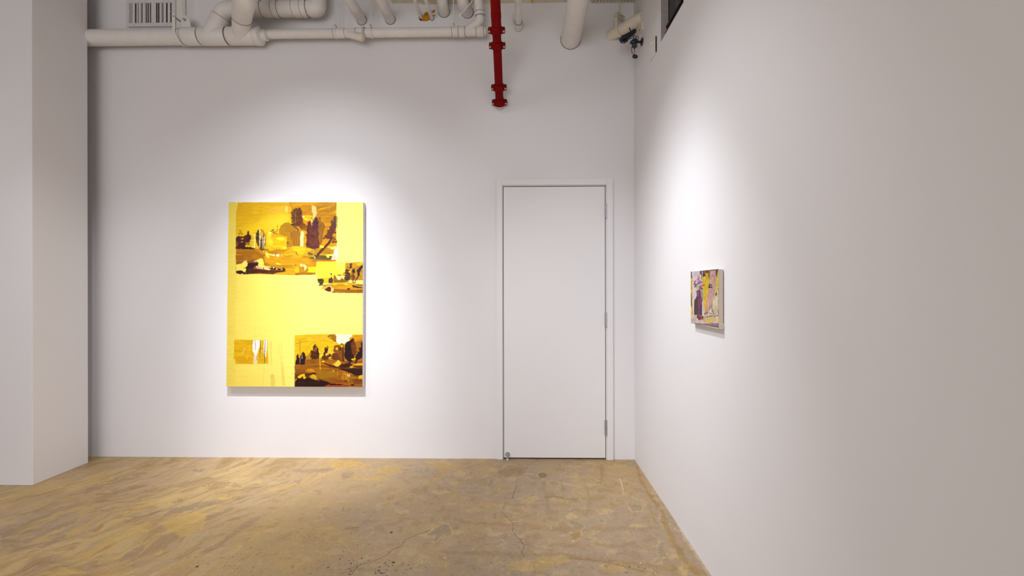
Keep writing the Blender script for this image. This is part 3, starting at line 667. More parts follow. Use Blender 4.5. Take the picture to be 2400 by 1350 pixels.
    cv.stroke([(20,1150),(400,1130),(690,1150)], [50,40,50], (186,116,4), warp=.4); cv.stroke([(40,1175),(680,1165)], [10,8], (140,84,10), warp=.3)
    # clean pale border right of the landscape
    cv.poly([(1390,50),(2400,40),(2400,760),(1450,780),(1370,740),(1370,690),(1440,600),(1440,300),(1400,200),(1450,-60),(1450,-200),(1400,-400),(1390,-900),(1380,-1000)], (255,250,128), warp=.3, var=.02)
    cv.setz(690, 470, 14.118)
    cv.poly([(1395,60),(2400,40),(2400,1400),(1400,1560),(1400,1450),(1450,1200),(1450,1080),(1425,850),(1415,500),(1395,350)], (255,250,128), warp=.35, var=.02)
    # ---- small landscape at the right edge
    cv.setz(730, 610, 16.87)
    cv.poly([(215,50),(960,40),(1060,90),(1400,90),(1330,260),(1300,560),(1000,640),(800,760),(240,740),(190,300)], (255,226,56), warp=.5, var=.03); cv.poly([(960,90),(1340,90),(1340,240),(1300,380),(980,400)], (255,230,100), warp=2, alpha=.7)
    cv.poly([(1370,95),(2060,70),(2060,780),(1500,800),(1300,620),(1200,560),(1340,430),(1330,240)], (212,150,6), warp=1, var=.12); cv.poly([(1750,120),(2030,80),(2030,160),(1850,210)], (250,190,6), warp=1)
    cv.poly([(1280,480),(1360,440),(1360,580),(1250,540)], (214,160,10), warp=1)
    cv.poly([(240,740),(700,680),(900,740),(900,900),(460,900),(260,860)], (246,190,10), warp=1, var=.06)
    cv.poly([(870,880),(870,680),(885,570),(950,620),(1000,720),(1100,790),(1200,700),(1330,780),(1500,800),(1450,860),(1200,890)], (156,114,24), warp=.8, var=.15)
    cv.poly([(990,720),(1060,650),(1100,640),(1130,700),(1110,790),(1050,760)], (255,246,150), warp=.5); cv.leaves([(1060,590),(1170,580)], 20, 20, (130,90,40), n=14, size=30, seed=31); cv.poly([(1180,590),(1300,640),(1320,720),(1240,730),(1190,660)], (255,232,120), warp=.6); cv.blob(1155,665,40,34,(250,200,20),warp=.4)
    cv.poly([(250,760),(240,740),(320,720),(400,740),(440,730),(500,780),(490,880),(430,960),(420,1010),(300,1010),(260,980),(330,920),(240,870)], (92,72,30), warp=1.8, wf=.7, var=.3)
    cv.poly([(680,900),(670,780),(720,700),(770,690),(780,560),(800,680),(850,760),(840,900)], (92,58,34), warp=1, var=.25); cv.blob(778,545,30,32,(84,48,8),warp=.3)
    cv.leaves([(1570,130),(1550,320)], 25, 40, (84,52,44), n=36, size=34, seed=32); cv.leaves([(1430,380),(1430,560),(1420,760)], 60, 110, (88,56,34), n=80, size=44, seed=33); cv.leaves([(1440,260),(1440,320)], 12, 12, (90,50,20), n=6, size=20, seed=37)
    cv.poly([(1350,600),(1500,520),(1550,640),(1480,790),(1340,780)], (84,54,34), warp=1.2, var=.25); cv.blob(1505,455,40,38,(255,206,10),warp=.3); cv.blob(1665,430,60,110,(74,36,44),warp=1.2,var=.3)
    cv.blob(1640,640,80,150,(150,86,20),warp=2,var=.2); cv.leaves([(1640,600),(1670,760)], 50, 60, (110,58,24), n=20, size=30, seed=34)
    cv.poly([(2040,170),(2040,260),(1980,360),(1920,440),(1900,560),(1860,600),(1800,560),(1810,470),(1780,400),(1860,310),(1960,230)], (60,34,40), warp=1.4, wf=.6, var=.3)
    cv.stroke([(1890,560),(1800,720),(1700,880),(1640,910)], [60,40,34,20], (76,34,20), warp=.5); cv.stroke([(1640,740),(1640,900)], [20,34], (84,36,16), warp=.5); cv.stroke([(1430,975),(1560,940),(1700,910)], [10,36,20], (60,30,16), warp=.4); cv.stroke([(1550,660),(1640,740)], [10,18], (120,50,20), warp=.4)
    cv.stroke([(1900,560),(1960,660),(1930,740)], [10,14,8], (120,70,20), warp=.6)
    cv.poly([(780,890),(1000,880),(1500,880),(2060,940),(2060,1300),(820,1280),(790,1060)], (226,164,4), warp=.5, var=.10, sx=.06, sy=.4); cv.stroke([(930,900),(1020,950)], [20,30], (255,224,40)); cv.stroke([(860,940),(940,960)], 30, (255,216,10)); cv.stroke([(1260,920),(1430,960)], [30,50], (255,222,30), warp=.6)
    cv.stroke([(960,980),(1180,1020),(1560,1030)], [8,14,8], (160,120,8), warp=.5); cv.poly([(1600,980),(1700,1000),(1860,1050),(2060,1080),(2060,1110),(1900,1110),(1640,1060)], (70,46,16), warp=.8); cv.stroke([(1760,960),(1900,990),(2060,990)], [10,30,40], (96,66,14), warp=.6); cv.stroke([(1820,935),(2030,950)], [10,30], (255,220,50), warp=.6)
    cv.poly([(440,960),(760,930),(780,1020),(640,1030),(520,1040),(430,1000)], (206,150,60), warp=1, var=.12); cv.poly([(410,1040),(560,1050),(620,1060),(520,1170),(410,1130)], (236,176,30), warp=.5); cv.stroke([(430,990),(540,1035),(640,1020)], [14,20,10], (110,66,20), warp=.5)
    cv.poly([(520,1180),(620,1060),(740,1040),(780,1120),(790,1230),(700,1240)], (110,34,24), warp=.8, var=.25); cv.poly([(760,1070),(880,1080),(880,1240),(790,1240)], (250,206,110), warp=1)
    cv.poly([(880,1170),(1100,1160),(1400,1170),(2060,1150),(2060,1290),(820,1280)], (190,112,8), warp=.8, var=.14, sx=.05, sy=.4); cv.stroke([(880,1120),(920,1170),(1300,1180),(1500,1170)], [30,30,20,10], (96,46,20), warp=.6); cv.blob(1470,1140,70,34,(110,44,16),warp=1); cv.stroke([(800,1255),(1000,1270),(1300,1275),(2020,1285)], [20,14,16,10], (110,66,10), warp=.4)
    cv.stroke([(770,900),(790,1000),(800,1080)], 10, (120,90,20), warp=.4)
    cv.poly([(180,1290),(0,1290),(0,600),(150,560),(230,740),(250,860),(200,950),(260,1000),(400,1040),(400,1130),(520,1180),(700,1250)], (255,246,124), warp=.3, var=.015) if False else None
    # ---- lower right landscape
    cv.setz(685, 775, 14.118)
    cv.poly([(85,150),(600,125),(1250,115),(2330,130),(2330,1900),(85,1900)], (246,196,8), warp=.3, var=.05, sx=.05, sy=.3)
    cv.stroke([(100,420),(500,270),(900,250),(1250,270),(1500,400)], [60,90,100,90,60], (250,192,36), warp=2, alpha=.8); cv.stroke([(440,640),(600,450),(860,340),(1100,340),(1350,420)], [10,12,14,12,8], (214,166,10), warp=.8); cv.stroke([(600,560),(860,340)], 26, (255,214,6), warp=1)
    cv.poly([(1160,190),(1250,120),(1430,120),(1470,180),(1450,390),(1300,290),(1200,250)], (176,120,8), warp=1, var=.15); cv.poly([(1190,240),(1330,180),(1230,260)], (240,190,10), warp=.4)
    cv.poly([(1430,120),(2000,130),(1930,200),(1870,330),(1760,420),(1700,420),(1580,440),(1500,410),(1450,320),(1480,200)], (255,246,206), warp=1.6, var=.04)
    cv.poly([(1900,240),(2080,140),(2330,130),(2330,560),(2100,500),(1950,350),(1880,330)], (224,154,6), warp=1, var=.08); cv.poly([(2080,380),(2330,330),(2330,900),(2060,900),(2100,640)], (176,110,8), warp=1.5, var=.1)
    # pole with wires
    cv.stroke([(255,310),(255,640),(255,1000)], 24, (196,146,16), warp=.2); cv.stroke([(100,440),(250,390),(480,340)], 9, (140,104,16), warp=.5); cv.stroke([(90,325),(260,315),(480,265)], 8, (160,120,20), warp=.5)
    # ground base
    cv.poly([(85,1130),(470,960),(900,900),(1300,930),(1700,1000),(2330,880),(2330,1900),(85,1900)], (176,106,4), warp=1, var=.16, sx=.045, sy=.35)
    cv.poly([(420,900),(620,680),(620,960),(440,990)], (200,140,10), warp=1.5); cv.poly([(1340,740),(1560,720),(1760,700),(1760,1000),(1560,980),(1330,940),(1000,950),(1000,880)], (122,60,6), warp=1.2, var=.2)
    cv.poly([(1370,560),(1400,480),(1560,470),(1640,560),(1700,560),(1700,960),(1560,960),(1520,760),(1360,700)], (150,84,6), warp=1, var=.12); cv.blob(1475,600,40,44,(250,200,30),warp=.4); cv.blob(1590,600,50,60,(90,52,16),warp=1); cv.poly([(1700,560),(1760,440),(1760,1010),(1700,1010)], (170,100,10), warp=.6)
    # yellow bush lights
    cv.poly([(900,640),(1060,620),(1040,820),(960,900),(900,880)], (250,204,40), warp=2, wf=.5, var=.1); cv.poly([(1170,620),(1340,600),(1330,780),(1260,860),(1190,760)], (248,206,50), warp=2, wf=.5, var=.1); cv.stroke([(1250,630),(1350,625)], 8, (150,110,30)); cv.stroke([(1250,665),(1340,665)], 8, (170,130,30))
    # firs
    cv.poly([(610,900),(610,660),(700,650),(680,560),(740,440),(790,430),(780,500),(810,520),(870,620),(860,700),(890,760),(890,920),(760,950),(640,930)], (96,44,8), warp=1.2, wf=.5, var=.22); cv.stroke([(680,640),(790,690)], 20, (206,146,14)); cv.stroke([(690,560),(720,600),(790,640)], [10,12,10], (190,130,14)); cv.stroke([(740,440),(790,480)], 14, (220,170,20)); cv.stroke([(790,540),(790,640)], 16, (224,176,60)); cv.poly([(810,520),(870,620),(860,700),(890,760),(880,900),(820,760)], (64,22,6), warp=1)
    cv.poly([(1040,860),(1020,740),(1070,680),(1060,600),(1100,540),(1150,590),(1170,490),(1190,580),(1170,700),(1160,760),(1100,780),(1100,880)], (84,38,14), warp=1, wf=.6, var=.3); cv.poly([(960,900),(1060,780),(1150,900),(1180,960),(1000,930)], (104,54,8), warp=1)
    cv.poly([(1160,860),(1220,740),(1290,800),(1260,870)], (110,56,10), warp=1)
    cv.blob(1160,780,60,40,(250,206,50),warp=1); cv.poly([(1180,900),(1290,860),(1310,900),(1240,920)], (255,214,40), warp=.5); cv.stroke([(1210,940),(1340,955)], [20,14], (250,196,40), warp=.4)
    cv.poly([(95,1120),(150,860),(120,920),(190,720),(210,880),(240,900),(240,1120)], (40,16,26), warp=1.3, wf=.6, var=.35); cv.poly([(250,1120),(270,860),(320,740),(360,690),(430,760),(450,900),(430,1000),(400,1120)], (52,18,26), warp=1.3, wf=.6, var=.35); cv.stroke([(325,760),(325,930)], [10,26], (236,186,150), warp=.3); cv.stroke([(255,900),(255,990)], 20, (196,146,90), warp=.3)
    cv.stroke([(1600,490),(1640,430),(1690,460),(1680,600)], [24,40,34,24], (60,26,6), warp=.6); cv.stroke([(1680,560),(1680,800),(1685,1020)], [26,34,44], (64,24,6), warp=.5)
    cv.poly([(1740,900),(1740,460),(1800,360),(1900,350),(1960,280),(2020,250),(2060,330),(1960,500),(2000,560),(1980,700),(2060,880),(2000,1020),(1930,1030),(1860,1010),(1770,960)], (52,10,8), warp=1.6, wf=.5, var=.35); cv.poly([(1930,420),(2030,300),(2090,400),(2130,560),(2120,760),(2060,860),(1980,760),(1960,600)], (124,62,6), warp=1.2, var=.15); cv.leaves([(1840,500),(1820,850)], 70, 80, (40,8,14), n=50, size=34, seed=41)
    cv.poly([(2330,380),(2260,400),(2280,520),(2200,580),(2220,700),(2120,800),(2080,900),(2200,960),(2330,900)], (50,14,6), warp=1.5, wf=.5, var=.3)
    cv.stroke([(2200,700),(2140,960),(2050,1170)], [70,60,30], (50,12,8), warp=.6); cv.stroke([(1890,980),(1900,1080)], [60,50], (56,14,6), warp=.6)
    # lower ground strokes
    cv.poly([(1540,1170),(1640,1110),(1840,1070),(1930,1080),(1990,1160),(1860,1230),(1600,1230)], (70,26,8), warp=.8, var=.2); cv.stroke([(1010,1060),(1250,1160),(1600,1230),(1850,1280)], [16,60,30,30], (90,36,6), warp=.8)
    cv.poly([(1380,1100),(1500,980),(1540,975),(1620,1060),(1580,1130),(1480,1200),(1400,1160)], (255,210,60), warp=1, var=.08); cv.poly([(1300,1100),(1380,1090),(1380,1125)], (255,214,70), warp=.4)
    cv.poly([(950,1020),(1060,980),(1070,1020),(1020,1050)], (255,212,20), warp=.5); cv.blob(2010,950,60,30,(250,196,20),warp=.5); cv.poly([(2000,1100),(2330,1080),(2330,1150),(2060,1160)], (250,190,10), warp=.6); cv.blob(1960,1200,50,40,(220,180,50),warp=.8)
    cv.stroke([(905,780),(915,1000),(925,1300)], [20,26,22], (250,196,20), warp=.3)
    cv.stroke([(470,990),(640,960),(700,960)], [8,20,8], (110,54,8), warp=.6); cv.stroke([(620,1020),(760,1010)], [14,8], (110,54,8), warp=.6); cv.stroke([(720,1190),(1000,1180),(1300,1230),(1560,1240)], [10,18,24,20], (120,58,6), warp=.7)
    cv.setz(685, 850, 14.118)
    cv.poly([(90,330),(400,290),(420,370),(90,430)], (150,84,4), warp=1); cv.poly([(420,270),(500,210),(660,200),(760,290),(640,320),(500,300)], (226,146,10), warp=.8, var=.1)
    cv.poly([(800,240),(1400,280),(1500,460),(1000,520),(800,500)], (176,120,6), warp=2, var=.1)
    cv.poly([(1560,200),(2330,180),(2330,440),(2100,430),(1900,330),(1700,260),(1500,210)], (58,18,6), warp=.8, var=.2, sx=.05, sy=.3); cv.poly([(2080,90),(2330,100),(2330,200),(2060,150)], (110,52,8), warp=.6); cv.stroke([(2000,430),(2200,470)], [8,20], (90,36,8), warp=.5)
    cv.poly([(1960,560),(2330,520),(2330,700),(2040,710)], (140,74,6), warp=1.5, var=.12); cv.poly([(1250,560),(1700,560),(1860,660),(1860,700),(1300,660)], (164,84,6), warp=1, var=.12, sx=.05, sy=.3)
    for xx, a, b in ((1500,300,420),(1685,330,590),(1730,320,400),(1755,340,600),(1800,370,620),(1840,380,560),(1650,450,560),(1860,540,660)):
        cv.stroke([(xx-4,a),(xx,b)], [20,12], (236,166,30), warp=.4)
    cv.stroke([(1830,370),(1845,460)], [26,14], (255,236,170), warp=.4); cv.stroke([(1880,390),(1890,470)], [40,20], (255,232,190), warp=.5)
    cv.poly([(85,640),(90,560),(300,490),(560,500),(700,560),(900,600),(880,540),(960,570),(1180,630),(1260,680),(1740,730),(1640,745),(1300,740),(1100,770),(1080,800),(85,800)], (52,14,4), warp=.7, var=.3, sx=.05, sy=.3)
    cv.poly([(1080,770),(1210,705),(1260,760),(1330,735),(1400,760),(1900,740),(1850,800),(1080,800)], (176,70,10), warp=.6, var=.12)
    cv.poly([(410,350),(560,370),(700,325),(750,340),(800,385),(700,390),(640,430),(440,430)], (74,26,6), warp=.6); cv.poly([(85,410),(330,370),(430,400),(560,440),(570,500),(85,540)], (120,54,8), warp=.8)
    cv.poly([(170,460),(250,400),(390,365),(425,380),(420,450),(455,500),(400,550),(350,520),(370,470),(330,450),(290,500),(230,520),(180,490)], (252,200,24), warp=.6, var=.06); cv.poly([(570,450),(640,400),(710,375),(790,430),(830,550),(740,560),(640,510)], (226,180,20), warp=.6, var=.08); cv.poly([(85,600),(130,530),(150,550),(100,610)], (250,204,20), warp=.2)
    cv.blob(1360,268,42,16,(250,190,30),warp=.3); cv.poly([(2190,450),(2240,415),(2330,410),(2330,540),(2200,540)], (248,186,12), warp=.4); cv.leaves([(1720,600),(1800,610)], 10, 10, (70,20,10), n=8, size=26, seed=42); cv.leaves([(1940,740),(2040,740)], 10, 10, (74,22,6), n=22, size=34, seed=43)
    cv.stroke([(850,330),(1000,345)], [16,8], (220,160,10), warp=.4)
    # ---- lower left small panel with drips
    cv.setz(525, 760, 9.0)
    cv.poly([(218,330),(915,328),(925,560),(938,832),(560,838),(235,838),(205,720)], (236,180,4), warp=.4, var=.06, sx=.06, sy=.4)
    cv.soft(420,740,200,80,(222,162,4),.6); cv.poly([(235,720),(200,720),(200,840),(240,840)], (240,214,80), warp=.3); cv.stroke([(440,490),(380,640)], [30,24], (244,196,70), warp=.6); cv.stroke([(540,450),(545,560)], 16, (246,206,60), warp=.8); cv.soft(485,700,24,50,(250,200,30),.8)
    cv.poly([(618,335),(840,332),(740,500),(700,640),(700,830),(620,832),(640,640),(605,560),(600,430)], (255,244,228), warp=.8, var=.02); cv.poly([(620,660),(700,660),(700,830),(620,832)], (240,206,160), warp=.8, alpha=.8)
    cv.poly([(760,420),(790,335),(825,335),(830,560),(850,830),(715,830),(720,560),(745,520)], (236,184,6), warp=.5); cv.poly([(838,332),(910,330),(905,520),(885,700),(855,660),(835,560)], (255,244,228), warp=.5)
    cv.stroke([(868,330),(860,600),(855,832)], [10,14,14], (110,96,90), warp=.3, alpha=.85); cv.stroke([(765,335),(770,480),(755,620),(755,720)], [16,22,14,6], (150,120,50), warp=.8, alpha=.85); cv.stroke([(655,335),(665,440),(658,560)], [10,14,6], (150,120,150), warp=.5, alpha=.8); cv.poly([(895,600),(915,560),(938,832),(880,830)], (238,182,8), warp=.3); cv.blob(795,558,18,10,(255,236,140))
    cv.stroke([(690,660),(695,760)], [8,8], (170,130,20), warp=.5)
    g = (206, 170, 70)
    for P, w, a in (([(970,370),(972,600),(978,860)],4,.6),([(990,350),(998,640),(1008,880)],6,.8),([(1145,360),(1170,600),(1205,800),(1215,960)],5,.6),([(1212,360),(1216,600),(1222,760)],5,.55),([(850,870),(835,1100),(818,1300)],5,.5),([(660,0),(662,320)],4,.4),([(765,10),(768,300)],4,.25),([(450,30),(445,300)],4,.3),([(865,60),(868,290)],4,.3),([(0+520,-400),(520,-80)],3,.2)):
        cv.stroke(P, w, g, alpha=a, warp=.3)
    cv.poly([(1210,780),(1250,820),(1290,1300),(1230,1290),(1205,960)], (240,206,84), warp=.8, alpha=.6); cv.soft(1030,1200,60,160,(236,196,80),.6); cv.soft(1010,1090,40,40,(200,180,80),.4)
    cv.stroke([(60,40),(250,30),(450,50)], 4, (226,196,90), alpha=.5, warp=.4)
    # faint pencil lines and seam on the upper half
    cv.setz(520, 460, 5.626)
    cv.stroke([(190,110),(188,700),(190,1350)], 2, (190,160,70), alpha=.6, warp=.2); cv.stroke([(348,1200),(346,1350)], 2, (220,200,110), alpha=.5)
    cv.setz(520, 690, 5.4)
    cv.stroke([(192,0),(196,180)], 2, (220,196,100), alpha=.5); cv.stroke([(995,330),(995,430)], [2,5], (210,190,90), alpha=.8, warp=.3); cv.stroke([(430,110),(428,400)], 2, (226,200,110), alpha=.5)
    cv.setz(685, 775, 14.118)
    cv.stroke([(70,1900),(78,1200),(84,150)], 12, (120,80,10), alpha=.25, warp=.2)
painting_yellow()

# ================================================================== SMALL PAINTING ON THE RIGHT WALL
def painting_small():
    t = .0235; X = XR - t - .003
    ya, yb = onX(1619.2, 700, X).y, onX(1684.2, 700, X).y           # far and near edge
    zt = onX(1619.2, 636.8, X).z; zb = onX(1619.2, 757.5, X).z
    root = thing('painting', (XR, (ya+yb)/2, zb), 'small abstract canvas with purple flower shape and yellow strokes, on the right wall', 'painting')
    nu, nv = 240, 330
    U, V = np.meshgrid(np.linspace(0, 1, nu), np.linspace(0, 1, nv))
    P = np.stack([np.full_like(U, X), ya + (yb-ya)*U, zt + (zb-zt)*V], -1)
    px, py = project(P.reshape(-1, 3))
    cv = Canvas(px, py, (216, 200, 196)); k = dict(warp=.35, wf=.6, var=.12, sx=.5, sy=.12)
    cv.setz(1610, 620, 16.88)
    p = cv.poly
    p([(150,250),(620,200),(620,1400),(150,1400)], (222,204,204), **k); cv.soft(350,420,160,180,(196,186,192),.6)
    p([(150,280),(190,280),(205,600),(215,900),(225,1400),(150,1400)], (206,170,30), **k); p([(150,280),(190,280),(200,560),(155,520)], (60,56,48), **k); p([(150,1100),(185,1150),(185,1400),(150,1400)], (84,70,40), **k); cv.stroke([(165,640),(200,1000)], [14,20], (150,130,30), **k)
    p([(620,220),(920,180),(900,420),(870,800),(820,1100),(790,1400),(650,1400),(630,900),(610,500)], (222,184,8), **k)
    p([(610,225),(880,200),(860,340),(720,330),(740,460),(620,470)], (96,60,24), **k); p([(650,260),(740,240),(720,350),(660,330)], (168,74,14), **k); cv.blob(770,400,50,50,(206,160,10),**k); cv.stroke([(790,240),(840,350),(880,560)], [20,30,20], (90,66,20), **k); p([(630,360),(720,410),(740,460),(630,480)], (44,42,44), **k); p([(760,460),(840,460),(830,590),(760,570)], (190,160,20), **k)
    p([(880,230),(940,220),(900,480),(880,640),(860,500)], (116,80,40), **k)
    p([(940,230),(1100,200),(1180,260),(1200,500),(1170,700),(1100,1150),(1060,1400),(790,1400),(830,1100),(870,760),(900,480)], (196,152,142), **k)
    p([(940,240),(1060,220),(1050,360),(940,380)], (212,160,166), **k); cv.blob(980,560,80,110,(200,166,130),**k); cv.stroke([(1120,560),(1100,900),(1040,1200)], [60,70,60], (206,146,146), **k)
    p([(1140,230),(1240,220),(1210,330),(1200,570),(1170,500),(1150,340)], (74,56,36), **k); p([(900,200),(1240,170),(1240,215),(960,240)], (80,46,30), **k); p([(1090,380),(1180,400),(1170,470)], (150,110,50), **k); cv.stroke([(980,400),(1060,490)], [8,16], (110,64,50), **k); cv.stroke([(1040,280),(1100,280)], 20, (200,140,100), **k)
    p([(1220,330),(1260,350),(1265,600),(1240,800),(1180,1000),(1110,1160),(1130,900),(1170,620)], (214,190,16), **k); cv.stroke([(1260,420),(1265,700)], 10, (40,34,20), **k)
    p([(1240,820),(1270,780),(1270,1400),(1100,1400),(1130,1160),(1200,980)], (222,202,150), **k); p([(1170,1070),(1190,1160),(1140,1260),(1120,1180)], (64,58,40), **k); cv.blob(1230,970,18,40,(120,110,60),**k)
    p([(850,870),(900,760),(980,790),(1000,920),(850,930)], (48,42,34), **k); cv.blob(935,850,26,34,(196,180,120),**k)
    # dark window bars and flower
    p([(510,250),(600,240),(595,520),(560,640),(550,400),(510,390)], (84,70,76), **k); cv.stroke([(603,230),(602,480)], 14, (226,222,224), warp=.1); cv.stroke([(540,420),(530,640)], [50,40], (222,196,194), **k)
    p([(270,660),(440,560),(470,380),(490,400),(490,600),(330,690),(290,740)], (206,84,14), **k); p([(460,390),(490,400),(350,820),(320,830),(300,780),(370,600)], (206,160,186), **k); p([(250,800),(330,700),(320,800)], (74,34,44), **k)
    p([(330,740),(490,630),(560,660),(620,690),(560,760),(460,790),(400,770),(320,930),(290,890)], (122,96,140), **k); p([(490,630),(620,690),(590,750),(500,770),(450,720)], (140,120,176), **k); p([(350,620),(470,620),(420,740),(340,800)], (206,176,206), **k); cv.stroke([(300,900),(420,770)], [26,30], (74,44,74), **k)
    p([(530,800),(710,780),(710,830),(600,880)], (220,96,10), **k); p([(520,800),(600,900),(640,960),(580,1010),(500,1000),(480,880)], (112,88,130), **k); cv.blob(440,930,66,70,(206,176,90),**k); cv.stroke([(370,900),(440,820)], 20, (120,100,70), **k)
    p([(370,1040),(500,990),(560,1060),(580,1400),(320,1400),(380,1250)], (96,54,86), **k); cv.stroke([(450,1060),(420,1260)], [60,40], (130,96,146), **k); cv.stroke([(530,1050),(560,1250)], [30,30], (170,84,30), **k); p([(580,1000),(640,960),(640,1400),(570,1400)], (176,164,164), **k); cv.stroke([(600,1100),(620,1400)], 14, (96,84,80), **k)
    for q in ((870,1160),(930,1200),(880,1260),(960,1290)): cv.stroke([(q[0],q[1]),(q[0]+110,q[1]+50)], [6,14], (222,172,162), **k)
    cv.setz(1610, 700, 14.21)
    p([(130,0),(180,0),(190,250),(190,560),(130,560)], (200,166,30), **k); p([(130,0),(160,0),(165,260),(130,220)], (84,72,40), **k); p([(130,280),(170,300),(185,555),(130,555)], (234,196,4), **k)
    p([(180,0),(250,0),(235,550),(200,550)], (230,212,214), **k)
    p([(250,20),(360,0),(370,540),(240,540),(235,300)], (70,58,56), **k); p([(350,0),(500,0),(500,540),(400,600),(360,520)], (112,40,66), **k); cv.stroke([(390,0),(385,300)], [30,30], (150,66,70), **k); cv.stroke([(460,0),(400,560)], [30,40], (150,60,110), **k); p([(440,200),(495,240),(500,560),(420,560)], (56,50,74), **k)
    p([(500,0),(560,0),(570,540),(510,560)], (206,190,180), **k); cv.stroke([(505,0),(505,110)], 20, (60,48,44), **k); p([(555,0),(655,0),(600,440),(570,400)], (226,186,8), **k)
    p([(650,0),(870,0),(820,230),(760,380),(700,440),(600,480),(610,340)], (206,158,146), **k); cv.blob(700,180,70,80,(222,176,140),**k); p([(610,330),(740,310),(690,440),(600,470)], (190,140,136), **k); cv.stroke([(870,20),(830,220),(750,370)], [18,14,18], (110,84,40), **k)
    p([(870,0),(1060,0),(1060,520),(700,540),(760,380),(830,230)], (222,206,168), **k); cv.stroke([(820,260),(850,400),(920,520)], [20,50,20], (140,130,130), **k); cv.stroke([(800,440),(850,520)], 30, (240,230,220), **k); cv.stroke([(1040,380),(1040,500)], 24, (60,54,46), **k); cv.leaves([(730,480),(900,510)], 20, 20, (130,120,60), n=16, size=20, seed=51)
    p([(570,500),(720,430),(690,520),(590,550)], (180,150,30), **k); cv.stroke([(575,500),(720,440)], [24,14], (70,44,20), **k)
    p([(130,560),(330,540),(560,560),(1060,520),(1060,830),(500,840),(130,820)], (212,192,180), **k); p([(700,600),(1060,560),(1060,810),(760,800)], (224,198,156), **k); p([(560,570),(1050,520),(1050,545),(560,620)], (190,176,184), **k)
    cv.stroke([(560,650),(700,610),(820,585),(930,595),(1055,550)], [14,16,20,16,18], (120,54,20), **k); cv.stroke([(540,640),(680,620)], 22, (206,160,50), **k)
    p([(335,540),(550,580),(540,680),(400,710),(330,630)], (122,30,30), **k); p([(390,580),(520,570),(500,620),(400,640)], (110,84,120), **k); p([(420,720),(470,640),(520,710)], (196,110,20), **k)
    p([(590,700),(700,680),(940,630),(930,660),(800,690),(790,770),(710,840),(680,760),(600,740)], (232,196,10), **k); cv.stroke([(560,770),(620,770)], 14, (160,170,160), **k); cv.blob(800,790,30,20,(160,160,150),**k)
    p([(250,820),(600,830),(1060,820),(1070,970),(900,940),(500,880),(260,850)], (146,112,126), **k); p([(560,820),(1055,815),(1050,850),(700,850)], (170,120,120), **k); cv.stroke([(700,900),(1060,955)], [10,22], (70,46,46), **k); cv.stroke([(260,825),(400,830)], [14,10], (110,50,50), **k); p([(1035,0),(1070,0),(1080,980),(1060,980)], (206,196,186), **k)
    me = grid_mesh('painted_canvas', P, nu, nv)
    paint_attr(me, (s2l(cv.c) * .80).astype(np.float32)); me.materials.append(M['oil'])
    o = bpy.data.objects.new('painted_canvas', me); C.objects.link(o); o.parent = root; o.matrix_parent_inverse = Matrix.Translation(-Vector(root.location))
    MB().box(X+.0006, XR-.004, yb-.0005, ya, zb, zt).build('stretcher', M['linen'], root, bevel=.002)
    m = MB(); m.box(X+.004, XR-.001, yb-.0035, yb, zb-.002, zb+.028); m.build('edge_fold', M['linen'], root, bevel=.001)
painting_small()

# ================================================================== PIPES
def ypx(x, y, off): return onY(x, y, D-off)
# --- long white drain line along the back wall
PO = .105; RB = .0705
drain = thing('drain_pipe', onY(700, 80, D-PO), 'long white painted drain line running horizontally along the top of the back wall', 'pipe')
zd = onY(400, 86.5, D-PO).z; yd = D-PO
XA = XL - .5; XE = onY(604, 82, yd).x
MB().tube([(XA, yd, zd), (XE, yd, zd)], RB-.003, 40).build('large_pipe', M['pipe'], drain, smooth=True)
def collar(xa, xb, r, name='coupling', z=zd, y=yd):
    a, b = onY(xa, 80, y).x, onY(xb, 80, y).x
    MB().tube([(a, y, z), (a+.004, y, z), (b-.004, y, z), (b, y, z)], [r-.003, r, r, r-.003], 36).build(name, M['pipe'], drain, smooth=True)
    for q in (a-.001, b+.001): ringseam(MB(), (q, y, z), (1, 0, 0), r-.0012).build('seam', M['seam'], drain, smooth=True)
collar(432, 470, RB+.003); collar(472, 534, RB+.005, 'wye_body'); collar(537, 598, RB+.005, 'wye_body')
a = onY(598, 82, yd).x; b = onY(611, 82, yd).x; c = onY(626, 82, yd).x
MB().tube([(a, yd, zd), (a+.01, yd, zd), (b, yd, zd), (b+.012, yd, zd), (b+.014, yd, zd), (c, yd, zd)], [RB+.005, RB+.010, RB+.008, RB-.012, .043, .043], 36).build('reducer', M['pipe'], drain, smooth=True)
RS = .0385
zs = onY(900, 76.6, yd).z
MB().tube([(b, yd, zs), (onY(1137, 76, yd).x, yd, zs)], RS, 32).build('small_pipe', M['pipe'], drain, smooth=True)
for xa, xb, r in ((626, 630, .041), (783, 809, .0405), (836, 853, .0445), (853, 856, .047), (1060, 1075, .041), (1075, 1090, .043), (1117, 1134, .043)):
    collar(xa, xb, r, 'coupling', zs)
MB().tube([(onY(1134,76,yd).x, yd, zs), (onY(1139,76,yd).x, yd, zs)], [.036, .034], 30).build('end_cap', M['cream'], drain, smooth=True)
# down-pointing wye stub
p0 = onY(808, 82, yd); p1 = ypx(850, 91.5, .125)
m = MB(); m.tube([(p0.x, yd, zs), (p1.x-.03, p1.y-.01, p1.z+.015)], .031, 28); m.build('wye_branch', M['pipe'], drain, smooth=True)
m = MB(); m.tube([(p1.x-.045, p1.y-.005, p1.z+.022), (p1.x, p1.y-.02, p1.z+.004), (p1.x+.012, p1.y-.02, p1.z)], [.034, .034, .029], 28); m.build('end_plug', M['cream'], drain, smooth=True)
